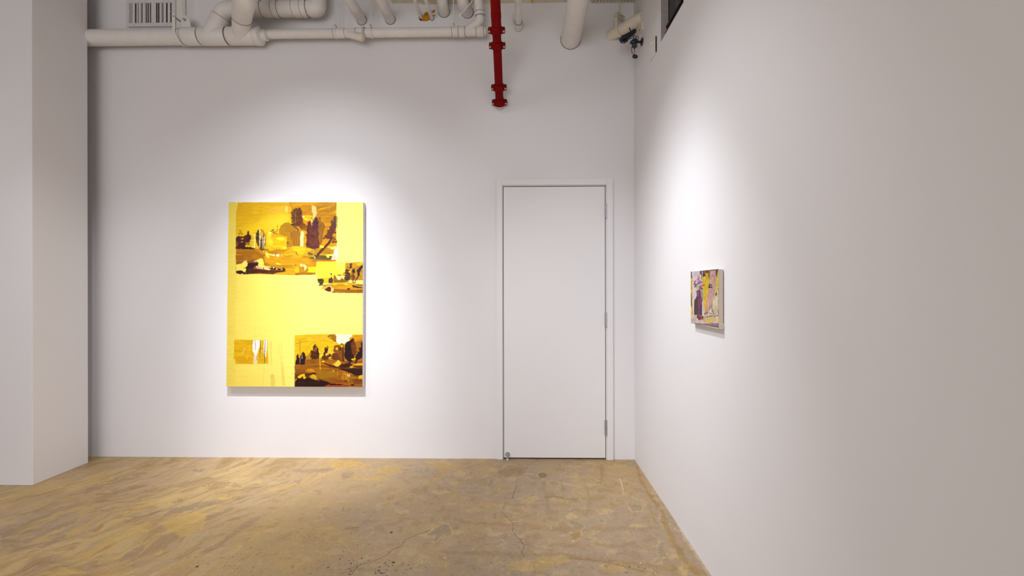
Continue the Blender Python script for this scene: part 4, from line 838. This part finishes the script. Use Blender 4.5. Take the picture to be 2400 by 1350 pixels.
# right-hand wye going up to a vertical riser
p0 = ypx(1092, 80, PO); p1 = ypx(1125, 49, PO+.03); p2 = ypx(1124, 30, PO+.05); p3 = ypx(1121, 4, PO+.07)
up = p3 + (p3-p2)*1.4; up2 = Vector((up.x, up.y-.02, z0-.001))
MB().tube(fillet([(p0.x, yd, zs), p1, p2], .05, 12), .035, 28).build('wye_branch', M['pipe'], drain, smooth=True)
MB().tube([p2 - (p3-p2)*.25, p2 + (p3-p2)*.12], .040, 30).build('coupling', M['pipe'], drain, smooth=True)
MB().tube([p2 + (p3-p2)*.10, p3, up2], .0375, 30).build('riser', M['pipe'], drain, smooth=True)
for q, r_ in ((p2 - (p3-p2)*.245, .0412), (p2 + (p3-p2)*.125, .0412)): ringseam(MB(), q, p3-p2, r_).build('seam', M['seam'], drain, smooth=True)
# left wye: sloping branch, elbow, upper run with upturned end
RU = .068
q0 = Vector((onY(497, 76, yd).x, yd, zd)); q1 = ypx(527, 24, PO+.02); q2 = ypx(727, 22, PO+.02); q2.z = q1.z + .004
q3 = ypx(744, 22, PO+.02); q3.z = q2.z
d = (q1-q0)
MB().tube([q0, q0 + d*.72], RB+.008, 36).build('wye_branch', M['pipe'], drain, smooth=True)
MB().tube(fillet([q0 + d*.7, q1, Vector((q1.x+.12, q1.y, q2.z))], .09, 10), RB+.001, 36).build('elbow', M['pipe'], drain, smooth=True)
MB().tube([Vector((q1.x+.10, q1.y, q2.z)), q2], RU-.002, 36).build('upper_pipe', M['pipe'], drain, smooth=True)
MB().tube(fillet([q2, q3, q3 + Vector((.02, -.02, .5))], .11, 12), RU+.003, 36).build('elbow', M['pipe'], drain, smooth=True)
ringseam(MB(), q0 + d*.72, d, RB+.0085).build('seam', M['seam'], drain, smooth=True)
for xs_ in (616, 641, 655, 689, 708, 722):
    ringseam(MB(), (onY(xs_, 22, q2.y).x, q2.y, q2.z), (1, 0, 0), RU+.002 if xs_ != 722 else RU+.005).build('seam', M['seam'], drain, smooth=True)
for xa, xb in ((641, 655), (689, 722)):
    a_, b_ = onY(xa, 22, q2.y).x, onY(xb, 22, q2.y).x
    MB().tube([(a_, q2.y, q2.z), (b_, q2.y, q2.z)], RU+.001, 36).build('coupling', M['pipe'], drain, smooth=True)
# front branch rising towards the ceiling
r0 = Vector((onY(566, 82, yd).x, yd, zd)); r1 = onY(567, 36, D-.27); r2 = onY(573, -2, D-.52); r3 = r2 + (r2-r1)*1.2
r3 = Vector((r2.x+.03, r2.y-.12, CEIL-.01))
MB().tube([r0, r1], RB+.004, 36).build('wye_branch', M['pipe'], drain, smooth=True)
MB().tube(fillet([r1 - (r1-r0)*.12, r1, r2, r3], .08), RB+.008, 36).build('branch_pipe', M['pipe'], drain, smooth=True)
sm = MB(); ringseam(sm, r1 - (r1-r0)*.13, r1-r0, RB+.011); sm.build('seam', M['seam'], drain, smooth=True)

# --- strap hangers
def hanger(px_, r, zc, label, top=CEIL, y=yd, tilt=0, bob=True):
    x = onY(px_, 76, y).x
    t = thing('pipe_hanger', (x, y, zc+r), label, 'pipe hanger', 'strap hangers on the drain line')
    m = MB(); n = 28; w = .0085; pts = []
    R = r + .003
    for i in range(n+1):
        a = -PI/2 - PI + 2*PI*i/n
        pts.append((math.cos(a), math.sin(a)))
    vs = []; fs = []
    for (c_, s_) in pts:
        for dx in (-w, w):
            for rr in (R, R+.003):
                vs.append((x+dx + tilt*(-s_)*R, y + c_*rr, zc + s_*rr))
    for i in range(n):
        k = i*4
        for a_, b_ in ((0,1),(1,3),(3,2),(2,0)):
            fs.append((k+a_, k+b_, k+4+b_, k+4+a_))
    m.add(vs, fs); m.build('strap', M['pipe'], t, smooth=True)
    m = MB(); m.box(x-w-tilt*R, x+w-tilt*R, y-.014, y+.014, zc+R-.002, zc+R+.030); m.build('yoke', M['pipe'], t, bevel=.003)
    m = MB(); m.tube([(x-tilt*R, y-.022, zc+R+.018), (x-tilt*R, y+.022, zc+R+.018)], .006, 12); m.build('bolt', M['fin'], t, smooth=True)
    MB().tube([(x-tilt*R, y, zc+R+.028), (x-tilt*R, y, top)], .0045, 10).build('rod', M['pipe'], t, smooth=True)
    return t
hanger(787, RS, zs, 'white strap hanger with thin rod, left of the capped wye on the drain line')
hanger(871, RS, zs, 'white strap hanger with thin rod, just right of the capped wye', tilt=.18)
hanger(1063, RS, zs, 'white strap hanger nearest the right end of the drain line', top=z0-.001)
# big clevis hanger by the vent
x = onY(423, 80, yd).x
t = thing('pipe_hanger', (x, yd, zd+RB), 'white clevis hanger on the thick pipe beside the air vent', 'pipe hanger', 'strap hangers on the drain line')
m = MB(); R = RB + .003; vs = []; fs = []; n = 24
for i in range(n+1):
    a = PI - PI*i/n - PI; c_, s_ = -math.cos(a), math.sin(a)
    for dx in (-.012, .012):
        for rr in (R, R+.003): vs.append((x+dx-.02*s_+.0, yd + c_*rr, zd + s_*rr))
for i in range(n):
    k = i*4
    for a_, b_ in ((0,1),(1,3),(3,2),(2,0)): fs.append((k+a_, k+b_, k+4+b_, k+4+a_))
m.add(vs, fs); m.box(x-.014, x+.010, yd-R-.003, yd-R, zd-.004, zd+.16); m.box(x-.014, x+.010, yd+R-.004, yd+R, zd-.004, zd+.16)
m.build('strap', M['pipe'], t)
m = MB(); pl = [(-.012, 0), (-.012, .085), (.012, .115), (.045, .108), (.07, .07), (.085, 0)]
m.prism(pl, (x+.02, yd-.012, zd+RB), (1,0,0), (0,0,1), (0,1,0), .004); m.build('bracket_plate', M['pipe'], t, bevel=.002)
m = MB(); m.tube([(x, yd-R-.008, zd+.135), (x, yd+R+.008, zd+.135)], .007, 12); m.tube([(x+.05, yd-.03, zd+RB+.07), (x+.05, yd+.02, zd+RB+.07)], .010, 12); m.build('bolt', M['fin'], t, smooth=True)
MB().tube([(x+.02, yd, zd+RB+.09), (x+.02, yd, CEIL)], .0045, 10).build('rod', M['pipe'], t, smooth=True)

# --- pipes that come out of the back wall towards the room
def wallpipe(name, x, y, r, label, length, group=None, cat='pipe', mat_=None, up=True, dz=0, dx=0, collar_=None):
    p = onY(x, y, D); t = thing(name, (p.x, D, p.z), label, cat, group)
    e = Vector((p.x + dx, D-length, p.z+dz))
    P = [p, e]
    if up: P = fillet([p, e, (e.x, e.y-.01, CEIL-.002)], max(.05, r*2.2))
    MB().tube(P, r, 30).build('pipe', mat_ or M['pipe'], t, smooth=True)
    sm = MB(); ringseam(sm, (p.x + .0, D-.0018, p.z), (0, 1, 0), r+.0045, .0015); sm.build('wall_gap', M['seam'], t, smooth=True)
    return t, p, e
wallpipe('wall_pipe', 848, 47.5, .043, 'white pipe entering the back wall above the capped wye, left of the pair', .62, 'white pipes entering the back wall')
wallpipe('wall_pipe', 915, 46, .043, 'white pipe entering the back wall, second from the left, right of the middle strap hanger', .62, 'white pipes entering the back wall')
wallpipe('wall_pipe', 1041, 28, .049, 'white elbowed pipe entering the back wall right of the orange foam hole', .12, 'white pipes entering the back wall')
wallpipe('wall_pipe', 1096, 29, .052, 'white elbowed pipe entering the back wall behind the drain riser', .12, 'white pipes entering the back wall', dx=-.03)
wallpipe('wall_pipe', 1337, 93, .086, 'thick white pipe entering the back wall between the red pipe and the corner', 1.3, 'white pipes entering the back wall')
t, p, e = wallpipe('wall_pipe', 1215, 66, .030, 'slim white pipe entering the back wall just right of the red pipe', 1.0, 'white pipes entering the back wall')
m = MB(); m.tube([(p.x, D, p.z), (p.x, D-.10, p.z)], .034, 28); m.build('coupling', M['pipe'], t, smooth=True)
sm = MB(); ringseam(sm, (p.x, D-.101, p.z), (0, 1, 0), .0355); sm.build('seam', M['seam'], t, smooth=True)
m = MB(); n = 14; q = Vector((p.x-.045, D-.03, p.z+.07))
m.tube([q + Vector((-.01*math.sin(PI*i/n), 0, .045*math.cos(PI*i/n))) for i in range(n+1)], .003, 8); m.build('wire_loop', M['pipe'], t, smooth=True)
wallpipe('conduit', 987, 40.5, .0155, 'thin white conduit left of the orange foam patch', .8, 'thin conduits at the foam hole', 'conduit', up=True)
wallpipe('conduit', 1012.5, 44, .0155, 'thin white conduit on the right side of the orange foam patch', .8, 'thin conduits at the foam hole', 'conduit', up=True)
# broken plaster with foam
def wallshape(pts, name, off, depth, mt, label=None, cat=None, parent=None):
    P = [onY(x, y, D) for x, y in pts]; m = MB()
    m.prism([(q.x, q.z) for q in P], (0, D-off, 0), (1,0,0), (0,0,1), (0,1,0), depth)
    o = m.build(name, mt, parent)
    if label: tag(o, label, cat)
    return o
fm = thing('foam_patch', onY(1000, 44, D), 'orange expanding foam showing in a broken hole around thin conduits', 'foam')
wallshape([(988,41),(993,37),(997,30),(1003,29),(1007,36),(1008,46),(1001,49.5),(993,50),(988,48)], 'foam', .006, .006, M['foam'], parent=fm)
wallshape([(981,39),(985,42),(990,41),(990,49),(986,49),(982,45)], 'hole', .003, .003, M['dark'], parent=fm)
wallshape([(1011,27),(1019,23),(1019.5,28),(1014,31)], 'foam', .005, .005, M['foam'], parent=fm)
wallshape([(1013,36),(1020,35),(1019,38),(1014,38)], 'foam', .005, .005, M['foam'], parent=fm)
# wire
P = [ypx(1105, 6, .22), ypx(1096, 15, .2), ypx(1086, 27, .19), ypx(1078, 34, .185), ypx(1074.5, 36.5, .18), ypx(1076, 39, .18), ypx(1083, 31, .188)]
P = [P[0] + Vector((.1, -.05, .3))] + P
tag(MB().tube(fillet(P, .02, 4), .004, 10).build('wire', M['pipe'], smooth=True), 'white wire with a folded end hanging before the upper pipes', 'wire')

# --- red sprinkler pipe
def red_pipe():
    r = .0363
    X = onY(1170.5, 245, D-.06).x
    e = onY(1170.5, 240, D-.035)                       # lower end near the wall
    topz = 2.235; s2 = onY(1161, 5, D-.60)
    A = Vector((X, e.y, e.z)); B = Vector((X-.004, s2.y, s2.z))
    t = thing('sprinkler_pipe', (X, D, A.z), 'dark red bolted sprinkler pipe coming down to the back wall above the door', 'pipe')
    d = (B-A).normalized()
    def at(py):                                       # point of the axis seen at photo height py
        lo, hi = 0, 1
        for _ in range(40):
            m_ = (lo+hi)/2; q = A + (B-A)*m_
            _, y_ = project(np.array([q])); 
            if y_[0] > py: lo = m_
            else: hi = m_
        return A + (B-A)*lo
    c4 = [at(245), at(205), at(107), at(71)]
    MB().tube([c4[0], c4[1]], r*.96, 32).build('pipe_section', M['red'], t, smooth=True)
    MB().tube([c4[1], c4[2]], r*.97, 32).build('pipe_section', M['red'], t, smooth=True)
    MB().tube([c4[2], c4[3]], r*.96, 32).build('pipe_section', M['red'], t, smooth=True)
    E = B + (B-A)*.22
    MB().tube(fillet([c4[3], E, Vector((E.x, E.y-.10, CEIL-.005))], .10), r*1.07, 32).build('pipe_section', M['red'], t, smooth=True)
    MB().tube([at(42), at(30)], r*1.12, 32).build('sleeve', M['red'], t, smooth=True)
    sx = Vector((1, 0, 0)); n = sx.cross(d).normalized()    # n points towards the viewer/down
    if n.y > 0: n = -n
    for c_ in c4:
        m = MB(); h = .024
        m.tube([c_-d*h*1.1, c_-d*h, c_-d*h*.35, c_+d*h*.35, c_+d*h, c_+d*h*1.1], [r*1.12, r*1.28, r*1.34, r*1.34, r*1.28, r*1.12], 32)
        for s in (-1, 1):
            for k in (-1, 1):
                m.obb(c_ + sx*s*(r*1.28+.003) + n*k*.014, sx*.016, d*h*.80, n*.009)
                m.obb(c_ + sx*s*(r*1.28+.010) + n*k*.011, sx*.011, d*h*.55, n*.006)
        cp = m.build('coupling', M['redc'], t, smooth=True, bevel=.0025)
        for s in (-1, 1):
            m = MB(); b0 = c_ + sx*s*(r*1.28+.010)
            m.tube([b0 - n*.040, b0 + n*.036], .0045, 10); m.tube([b0 + n*.0225, b0 + n*.031], .0085, 6); m.tube([b0 - n*.034, b0 - n*.025], .0085, 6)
            b_ = m.build('bolt', M['bolt'], smooth=True); b_.parent = cp
    w = c4[0] - d*.020
    we = Vector((w.x, D-.0005, w.z-.004))
    MB().tube([w, w - d*.010, we], [r*1.15, r*1.1, r*1.05], 28).build('wall_stub', M['bolt'], t, smooth=True)
red_pipe()

# --- air vent
def vent():
    z = lambda x, y, o=0: onY(280 + x/12.27, y/12.27, D-o)
    off = .03
    a = onY(296, 62.3, D-off); b = onY(411, -14, D-off); t = thing('air_vent', (a.x, D, a.z), 'white painted air vent grille with crooked vertical fins, top left of the back wall', 'vent')
    i0 = z(275, 660, off); i1 = z(1495, 72, off)
    m = MB(); m.box(a.x, b.x, D-off, D-off+.008, a.z, i0.z); m.box(a.x, b.x, D-off, D-off+.008, i1.z, b.z); m.box(a.x, i0.x, D-off, D-off+.008, i0.z, i1.z); m.box(i1.x, b.x, D-off, D-off+.008, i0.z, i1.z)
    m.build('vent_frame', M['grille'], t, bevel=.002)
    MB().box(a.x+.006, b.x-.004, D-off+.008, D-.0005, a.z+.006, b.z).build('duct_box', M['grille'], t)
    o = MB().box(i0.x, i1.x, D-off+.0065, D-off+.0078, i0.z, i1.z).build('duct_opening', M['ductin'], t)
    for xa, xb, dk in ((278,345,1),(362,430,0),(480,505,0),(512,532,1),(548,602,0),(618,632,1),(664,722,0),(738,750,0),(790,800,0),(838,852,0),(858,872,1),(907,1038,0),(1085,1093,0),(1140,1188,0),(1196,1228,1),(1258,1326,0),(1378,1448,0)):
        A_, B_ = z(xa, 400, off).x, z(xb, 400, off).x
        m = MB(); dy = random.uniform(.000, .0035)
        m.add([(A_, D-off+.001+dy, i0.z), (B_, D-off+.005, i0.z), (B_, D-off+.0062, i0.z), (A_, D-off+.0022+dy, i0.z),
               (A_, D-off+.001+dy, i1.z), (B_, D-off+.005, i1.z), (B_, D-off+.0062, i1.z), (A_, D-off+.0022+dy, i1.z)],
              [(0,3,2,1),(4,5,6,7),(0,1,5,4),(1,2,6,5),(2,3,7,6),(3,0,4,7)])
        m.build('fin', M['fin'] if dk else M['grille'], t)  # greyer fins: shade of deeper slats put into the colour
    for xx, yy in ((425, 715), (1348, 712)):
        q = z(xx, yy, off); MB().tube([(q.x, D-off-.002, q.z), (q.x, D-off, q.z)], .004, 12).build('screw', M['fin'], t, smooth=True)
    for xx, yy in ((290, 345), (1455, 330)):
        q = z(xx, yy, off); m = MB(); m.obb((q.x, D-off-.003, q.z), (.009, 0, -.003), (0, .002, 0), (.001, 0, .003)); m.build('tab', M['pipe'], t)
    # boxed chase right of the grille
    c0 = onY(412.5, 55, D-.022).x; c1 = onY(433, 30, D-.022).x; zc = onY(420, 65, D-.022).z
    tag(MB().box(c0, c1, D-.022, D-.0005, zc, CEIL-.002).build('wall_chase', M['pipe'], bevel=.002), 'narrow white boxed chase right of the air vent', 'duct')
vent()

# --- corner pipe, hanger and black fixture
def corner_bits():
    p0 = onY(1433, 83, D); p1 = onX(1503, 47, XR); r = .047
    p1.z = p0.z; 
    t = thing('corner_pipe', tuple(p0), 'cream pipe crossing the corner from the back wall to the right wall', 'pipe')
    MB().tube([p0 - (p1-p0)*.06, p1 + (p1-p0)*.06], r, 32).build('pipe', M['cream'], t, smooth=True)
    d = (p1-p0).normalized(); n = Vector((-d.y, d.x, 0))
    c_ = p0 + (p1-p0)*.30
    h = thing('pipe_hanger', tuple(c_), 'cream band hanger holding the corner pipe under a thin rod', 'pipe hanger')
    m = MB(); vs = []; fs = []; N = 24; R = r+.003
    for i in range(N+1):
        a = -PI*i/N; cc, s_ = math.cos(a), math.sin(a)
        for dx in (-.013, .013):
            for rr in (R, R+.004): vs.append(c_ + d*dx + n*cc*rr + Vector((0, 0, s_*rr)))
    for i in range(N):
        k = i*4
        for a_, b_ in ((0,1),(1,3),(3,2),(2,0)): fs.append((k+a_, k+b_, k+4+b_, k+4+a_))
    m.add(vs, fs)
    for s in (-1, 1):
        m.obb(c_ + n*s*(R+.002) + Vector((0,0,.065)), d*.013, n*.002, Vector((0,0,.066)))
        m.obb(c_ + n*s*(R*.55+.002) + Vector((0,0,.137)), d*.013, n*R*.5, Vector((0,0,.003)))
    m.build('band', M['cream'], h, bevel=.001)
    m = MB(); m.tube([c_ - n*(R+.012) + Vector((0,0,.105)), c_ + n*(R+.012) + Vector((0,0,.105))], .009, 12); m.tube([c_ + Vector((0,0,.13)), c_ + Vector((0,0,.15))], .014, 6)
    m.build('bolt', M['linen'], h, smooth=True)
    MB().tube([c_ + Vector((0,0,.115)), Vector((c_.x, c_.y, z0-.012))], .0045, 10).build('rod', M['linen'], h, smooth=True)
    # rusty pale bracket on the right wall
    P = [onX(x, y, XR) for x, y in ((1503,50),(1507.5,52),(1507.5,68),(1497,86),(1492,86),(1492,78))]
    br = thing('wall_bracket', tuple(P[4]), 'pale bracket with a rust spot below the corner pipe', 'bracket')
    m = MB(); m.prism([(q.y, q.z) for q in P], (XR-.012, 0, 0), (0,1,0), (0,0,1), (1,0,0), .012); m.build('plate', M['cream'], br, bevel=.002)
    q = onX(1498, 70, XR-.013); MB().tube([(XR-.0125, q.y, q.z), (XR-.016, q.y, q.z)], .008, 12).build('rust_spot', M['foam'], br, smooth=True)
    # black cable bundle strapped below the pipe
    cb = thing('cable_bundle', tuple(onY(1470, 88, D-.2)), 'black coiled cables tucked under the corner pipe', 'cable')
    Y1 = D-.24
    def Q(x, y, dy=0): return onY(x, y, Y1+dy)
    m = MB(); m.tube([Q(1453,95), Q(1460,89), Q(1468,86), Q(1478,80), Q(1488,72), Q(1490,70)], [.012,.020,.022,.020,.018,.008], 18); m.tube([Q(1455,97), Q(1462,99), Q(1470,94)], [.012,.014,.012], 14)
    m.build('plug', M['black'], cb, smooth=True)
    for off_, rr, w in ((0, .018, .0035), (6, .014, .003), (13, .016, .003)):
        c0 = Q(1466+off_, 93-off_*.5, -.02); m = MB()
        m.tube([c0 + Vector((math.cos(a)*rr*1.4, math.sin(a)*.006, math.sin(a+.5)*rr)) for a in [2*PI*i/20 for i in range(21)]], w, 8, caps=False); m.build('cable_loop', M['black'], cb, smooth=True)
    m = MB(); m.tube([Q(1474.5,65,-.06), Q(1480,76,-.05)], .005, 10); m.build('cable_end', M['black'], cb, smooth=True)
    m = MB(); m.tube([Q(1458,100,-.01), Q(1464,102,-.01), Q(1468,98,-.01)], .0045, 8); m.build('cable_highlight', mat('grey_highlight', (.28,.26,.34), .4), cb, smooth=True)  # grey tube stands for a glint on the black cables
    # swivel fixture of unknown use
    Y2 = D-.33; 
    def S(x, y, dy=0): return onY(x, y, Y2+dy)
    wp = onX(1505.5, 98, XR)
    Y2 = wp.y
    fx = thing('swivel_fixture', (XR, wp.y, wp.z), 'small black swivel fixture with dangling cord, fixed on the right wall near the corner', 'light fixture')
    MB().tube([(XR, wp.y, wp.z), (XR-.008, wp.y, wp.z), (XR-.012, wp.y, wp.z)], [.031, .031, .020], 24).build('mount_disc', M['black'], fx, smooth=True)
    m = MB(); k0 = S(1489, 99); m.tube([(XR-.01, wp.y, wp.z), k0], .0095, 14); m.build('arm', M['black'], fx, smooth=True)
    m = MB(); m.tube([S(1477,101), S(1482,99), S(1491,97), S(1495,97)], [.008,.020,.022,.012], 18); m.tube([S(1484,92), S(1488,97)], [.010,.014], 12); m.build('joint', M['black'], fx, smooth=True)
    m = MB(); m.tube([S(1486.5,100), S(1486.5,104), S(1486.5,110), S(1486,113.5)], [.012,.0175,.0175,.010], 20); m.build('head', M['black'], fx, smooth=True)
    MB().tube([S(1487,103.2,-.018), S(1487,104.2,-.02)], .006, 10).build('highlight_ring', M['steel'], fx, smooth=True)
    m = MB(); m.tube(fillet([S(1481,109), S(1480.5,118), S(1482,126), S(1486,130)], .01), .0024, 8); m.tube(fillet([S(1487.5,113), S(1487,122), S(1486.5,130)], .01), .002, 8)
    m.tube(fillet([S(1492,102), S(1494,108), S(1492,112), S(1490,108)], .01), .0024, 8)
    c0 = S(1494, 89); m.tube([c0 + Vector((math.cos(a)*.010, 0, math.sin(a)*.014)) for a in [2*PI*i/16 for i in range(17)]], .0024, 8, caps=False)
    m.build('cord', M['black'], fx, smooth=True); m = MB()
    c0 = S(1487, 87); m.tube([c0 + Vector((math.cos(a)*.009, 0, math.sin(a)*.015)) for a in [2*PI*i/16 for i in range(17)]], .0024, 8, caps=False)
    m.build('cord', M['black'], fx, smooth=True)
    m = MB(); m.tube([S(1482.5,131.5), S(1484,131.8), S(1488,132.5), S(1493,133.5), S(1494.5,133.6)], [.006,.013,.016,.013,.006], 18); m.build('cord_plug', M['black'], fx, smooth=True)
    m = MB(); m.tube([S(1483.5,113), S(1484.5,128)], .006, 10); m.build('sleeve', mat('pale_pink_tag', (.6,.47,.45), .6), fx, smooth=True)
    # white sensor plate on the right wall
    X = XR
    a = onX(1526, 84, X); b = onX(1539.2, 122, X); a.z = onX(1539.2, 85, X).z
    sp = thing('wall_plate', (XR, a.y, b.z), 'white plate with an oval knob, high on the right wall below the window', 'wall plate')
    m = MB(); ys = sorted((a.y, b.y)); m.box(XR-.012, XR, ys[0], ys[1], b.z, a.z); m.build('plate', M['door'], sp, bevel=.002)
    m = MB(); m.box(XR-.010, XR, ys[0]-.002, ys[0]-.0005, b.z, a.z); m.build('gap', M['dark'], sp)
    k = onX(1525.5, 102, XR-.014); MB().tube([(XR-.012, k.y, k.z), (XR-.022, k.y, k.z)], [.020, .016], 24).build('knob', M['cream'], sp, smooth=True)
    P = [onX(x, y, XR) for x, y in ((1538.5,122),(1534,129),(1532,133),(1527.5,132),(1531,124))]
    m = MB(); m.prism([(q.y, q.z) for q in P], (XR-.010, 0, 0), (0,1,0), (0,0,1), (1,0,0), .010); m.build('foot', M['dark'], sp)
    P = [onX(x, y, XR) for x, y in ((1535,124),(1532.5,129.5),(1530,130),(1532,124.5))]
    m = MB(); m.prism([(q.y, q.z) for q in P], (XR-.013, 0, 0), (0,1,0), (0,0,1), (1,0,0), .004); m.build('foot_face', M['door'], sp)
corner_bits()

# ================================================================== LIGHT
def spot(name, loc, target, power, size, blend=.8, soft=.03, col=(1, .97, .95)):
    l = bpy.data.lights.new(name, 'SPOT'); l.energy = power; l.spot_size = math.radians(size); l.spot_blend = blend; l.shadow_soft_size = soft; l.color = col
    o = bpy.data.objects.new(name, l); C.objects.link(o); o.location = loc
    o.rotation_euler = (Vector(target)-Vector(loc)).to_track_quat('-Z', 'Y').to_euler(); return o
def area(name, loc, sx, sy, power, col=(1, .97, .96), rot=(0, 0, 0), spread=180):
    l = bpy.data.lights.new(name, 'AREA'); l.shape = 'RECTANGLE'; l.size = sx; l.size_y = sy; l.energy = power; l.color = col; l.spread = math.radians(spread)
    o = bpy.data.objects.new(name, l); C.objects.link(o); o.location = loc; o.rotation_euler = rot; return o
pc = onY(738, 690, D)
LC = (.93, .968, 1.045)
ys = onX(1652, 700, XR).y
# two heads on the large painting; the second stacks beams fitted to the brightness
q1, q2 = (pc.x-1.30, D-1.85, 3.92), (pc.x+.15, D-1.85, 3.92)
spot('key_fill_spot', q1, (pc.x+.02, D, .80), 108, 42, 1.0, .022, LC)
spot('key_fill_spot', q2, (pc.x+.04, D, .30), 237, 40, 1.0, .022, LC)
spot('key_fill_spot', q2, (pc.x+.04, D, .80), 82, 42, 1.0, .022, LC)
spot('key_fill_spot', q2, (pc.x+.04, D, 1.22), 250, 50, 1.0, .022, LC)
spot('key_fill_spot', q2, (pc.x+.04, D, .90), 102, 90, 1.0, .022, LC)
# right wall and corner: one head at q3, then added fill spots
q3 = (XR-1.42, ys, 3.92)
spot('key_fill_spot', q3, (XR, ys+.3, .9), 83, 50, 1.0, .02, LC)
spot('key_fill_spot', q3, (XR, ys+.2, .5), 113, 46, 1.0, .02, LC)
spot('key_fill_spot', q3, (XR, ys+.6, 1.1), 24, 46, 1.0, .02, LC)
spot('key_fill_spot', q3, (XR, ys+.95, .9), 52, 60, 1.0, .02, LC)
spot('key_fill_spot', (XR-1.7, ys+.5, 3.92), (XR, ys+.5, 1.3), 17, 120, 1.0, .1, LC)
spot('key_fill_spot', (XR-2.4, ys-.3, 3.92), (XR, ys, 1.4), 134, 60, 1.0, .05, LC)
spot('key_fill_spot', (-1.6, 1.4, 3.92), (XR-.1, D-.3, .8), 123, 45, 1.0, .05, LC)
# partition and floor: unseen fill spots added to lift the brightness
spot('key_fill_spot', (-2.2, 1.6, 3.92), (XL, 3.75, .5), 84, 50, 1.0, .05, LC)
spot('key_fill_spot', (-4.4, .6, 3.92), (-4.4, YP0, .7), 44, 80, 1.0, .6, LC)
spot('key_fill_spot', (-1.2, 1.6, 3.95), (-1.2, 2.6, 0), 137, 90, 1.0, .1, LC)
area('fill_area', (-2.3, -2.4, 4.25), 3.4, 2.4, 14, LC)  # soft overhead fill added behind the camera, no known fixture
area('fill_area', (-2.3, -4.3, 2.0), 5, 3, 154, LC, rot=(math.radians(90), 0, 0))  # upright fill panel added before the rear wall, not a real lamp
w = bpy.data.worlds.new('World'); bpy.context.scene.world = w; w.use_nodes = True
w.node_tree.nodes['Background'].inputs[0].default_value = (.05, .05, .05, 1)

# ================================================================== CAMERA
cd = bpy.data.cameras.new('Camera'); cam = bpy.data.objects.new('Camera', cd); C.objects.link(cam)
cd.sensor_fit = 'HORIZONTAL'; cd.sensor_width = 36; cd.lens = F / W * 36; cd.clip_start = .02
m3 = Matrix((RT, UP, -FW)).transposed()
cam.matrix_world = Matrix.Translation(CAM) @ m3.to_4x4()
sc = bpy.context.scene; sc.camera = cam
sc.view_settings.view_transform = 'Standard'; sc.view_settings.look = 'None'; sc.view_settings.gamma = 1; sc.view_settings.use_curve_mapping = False
sc.view_settings.exposure = 0
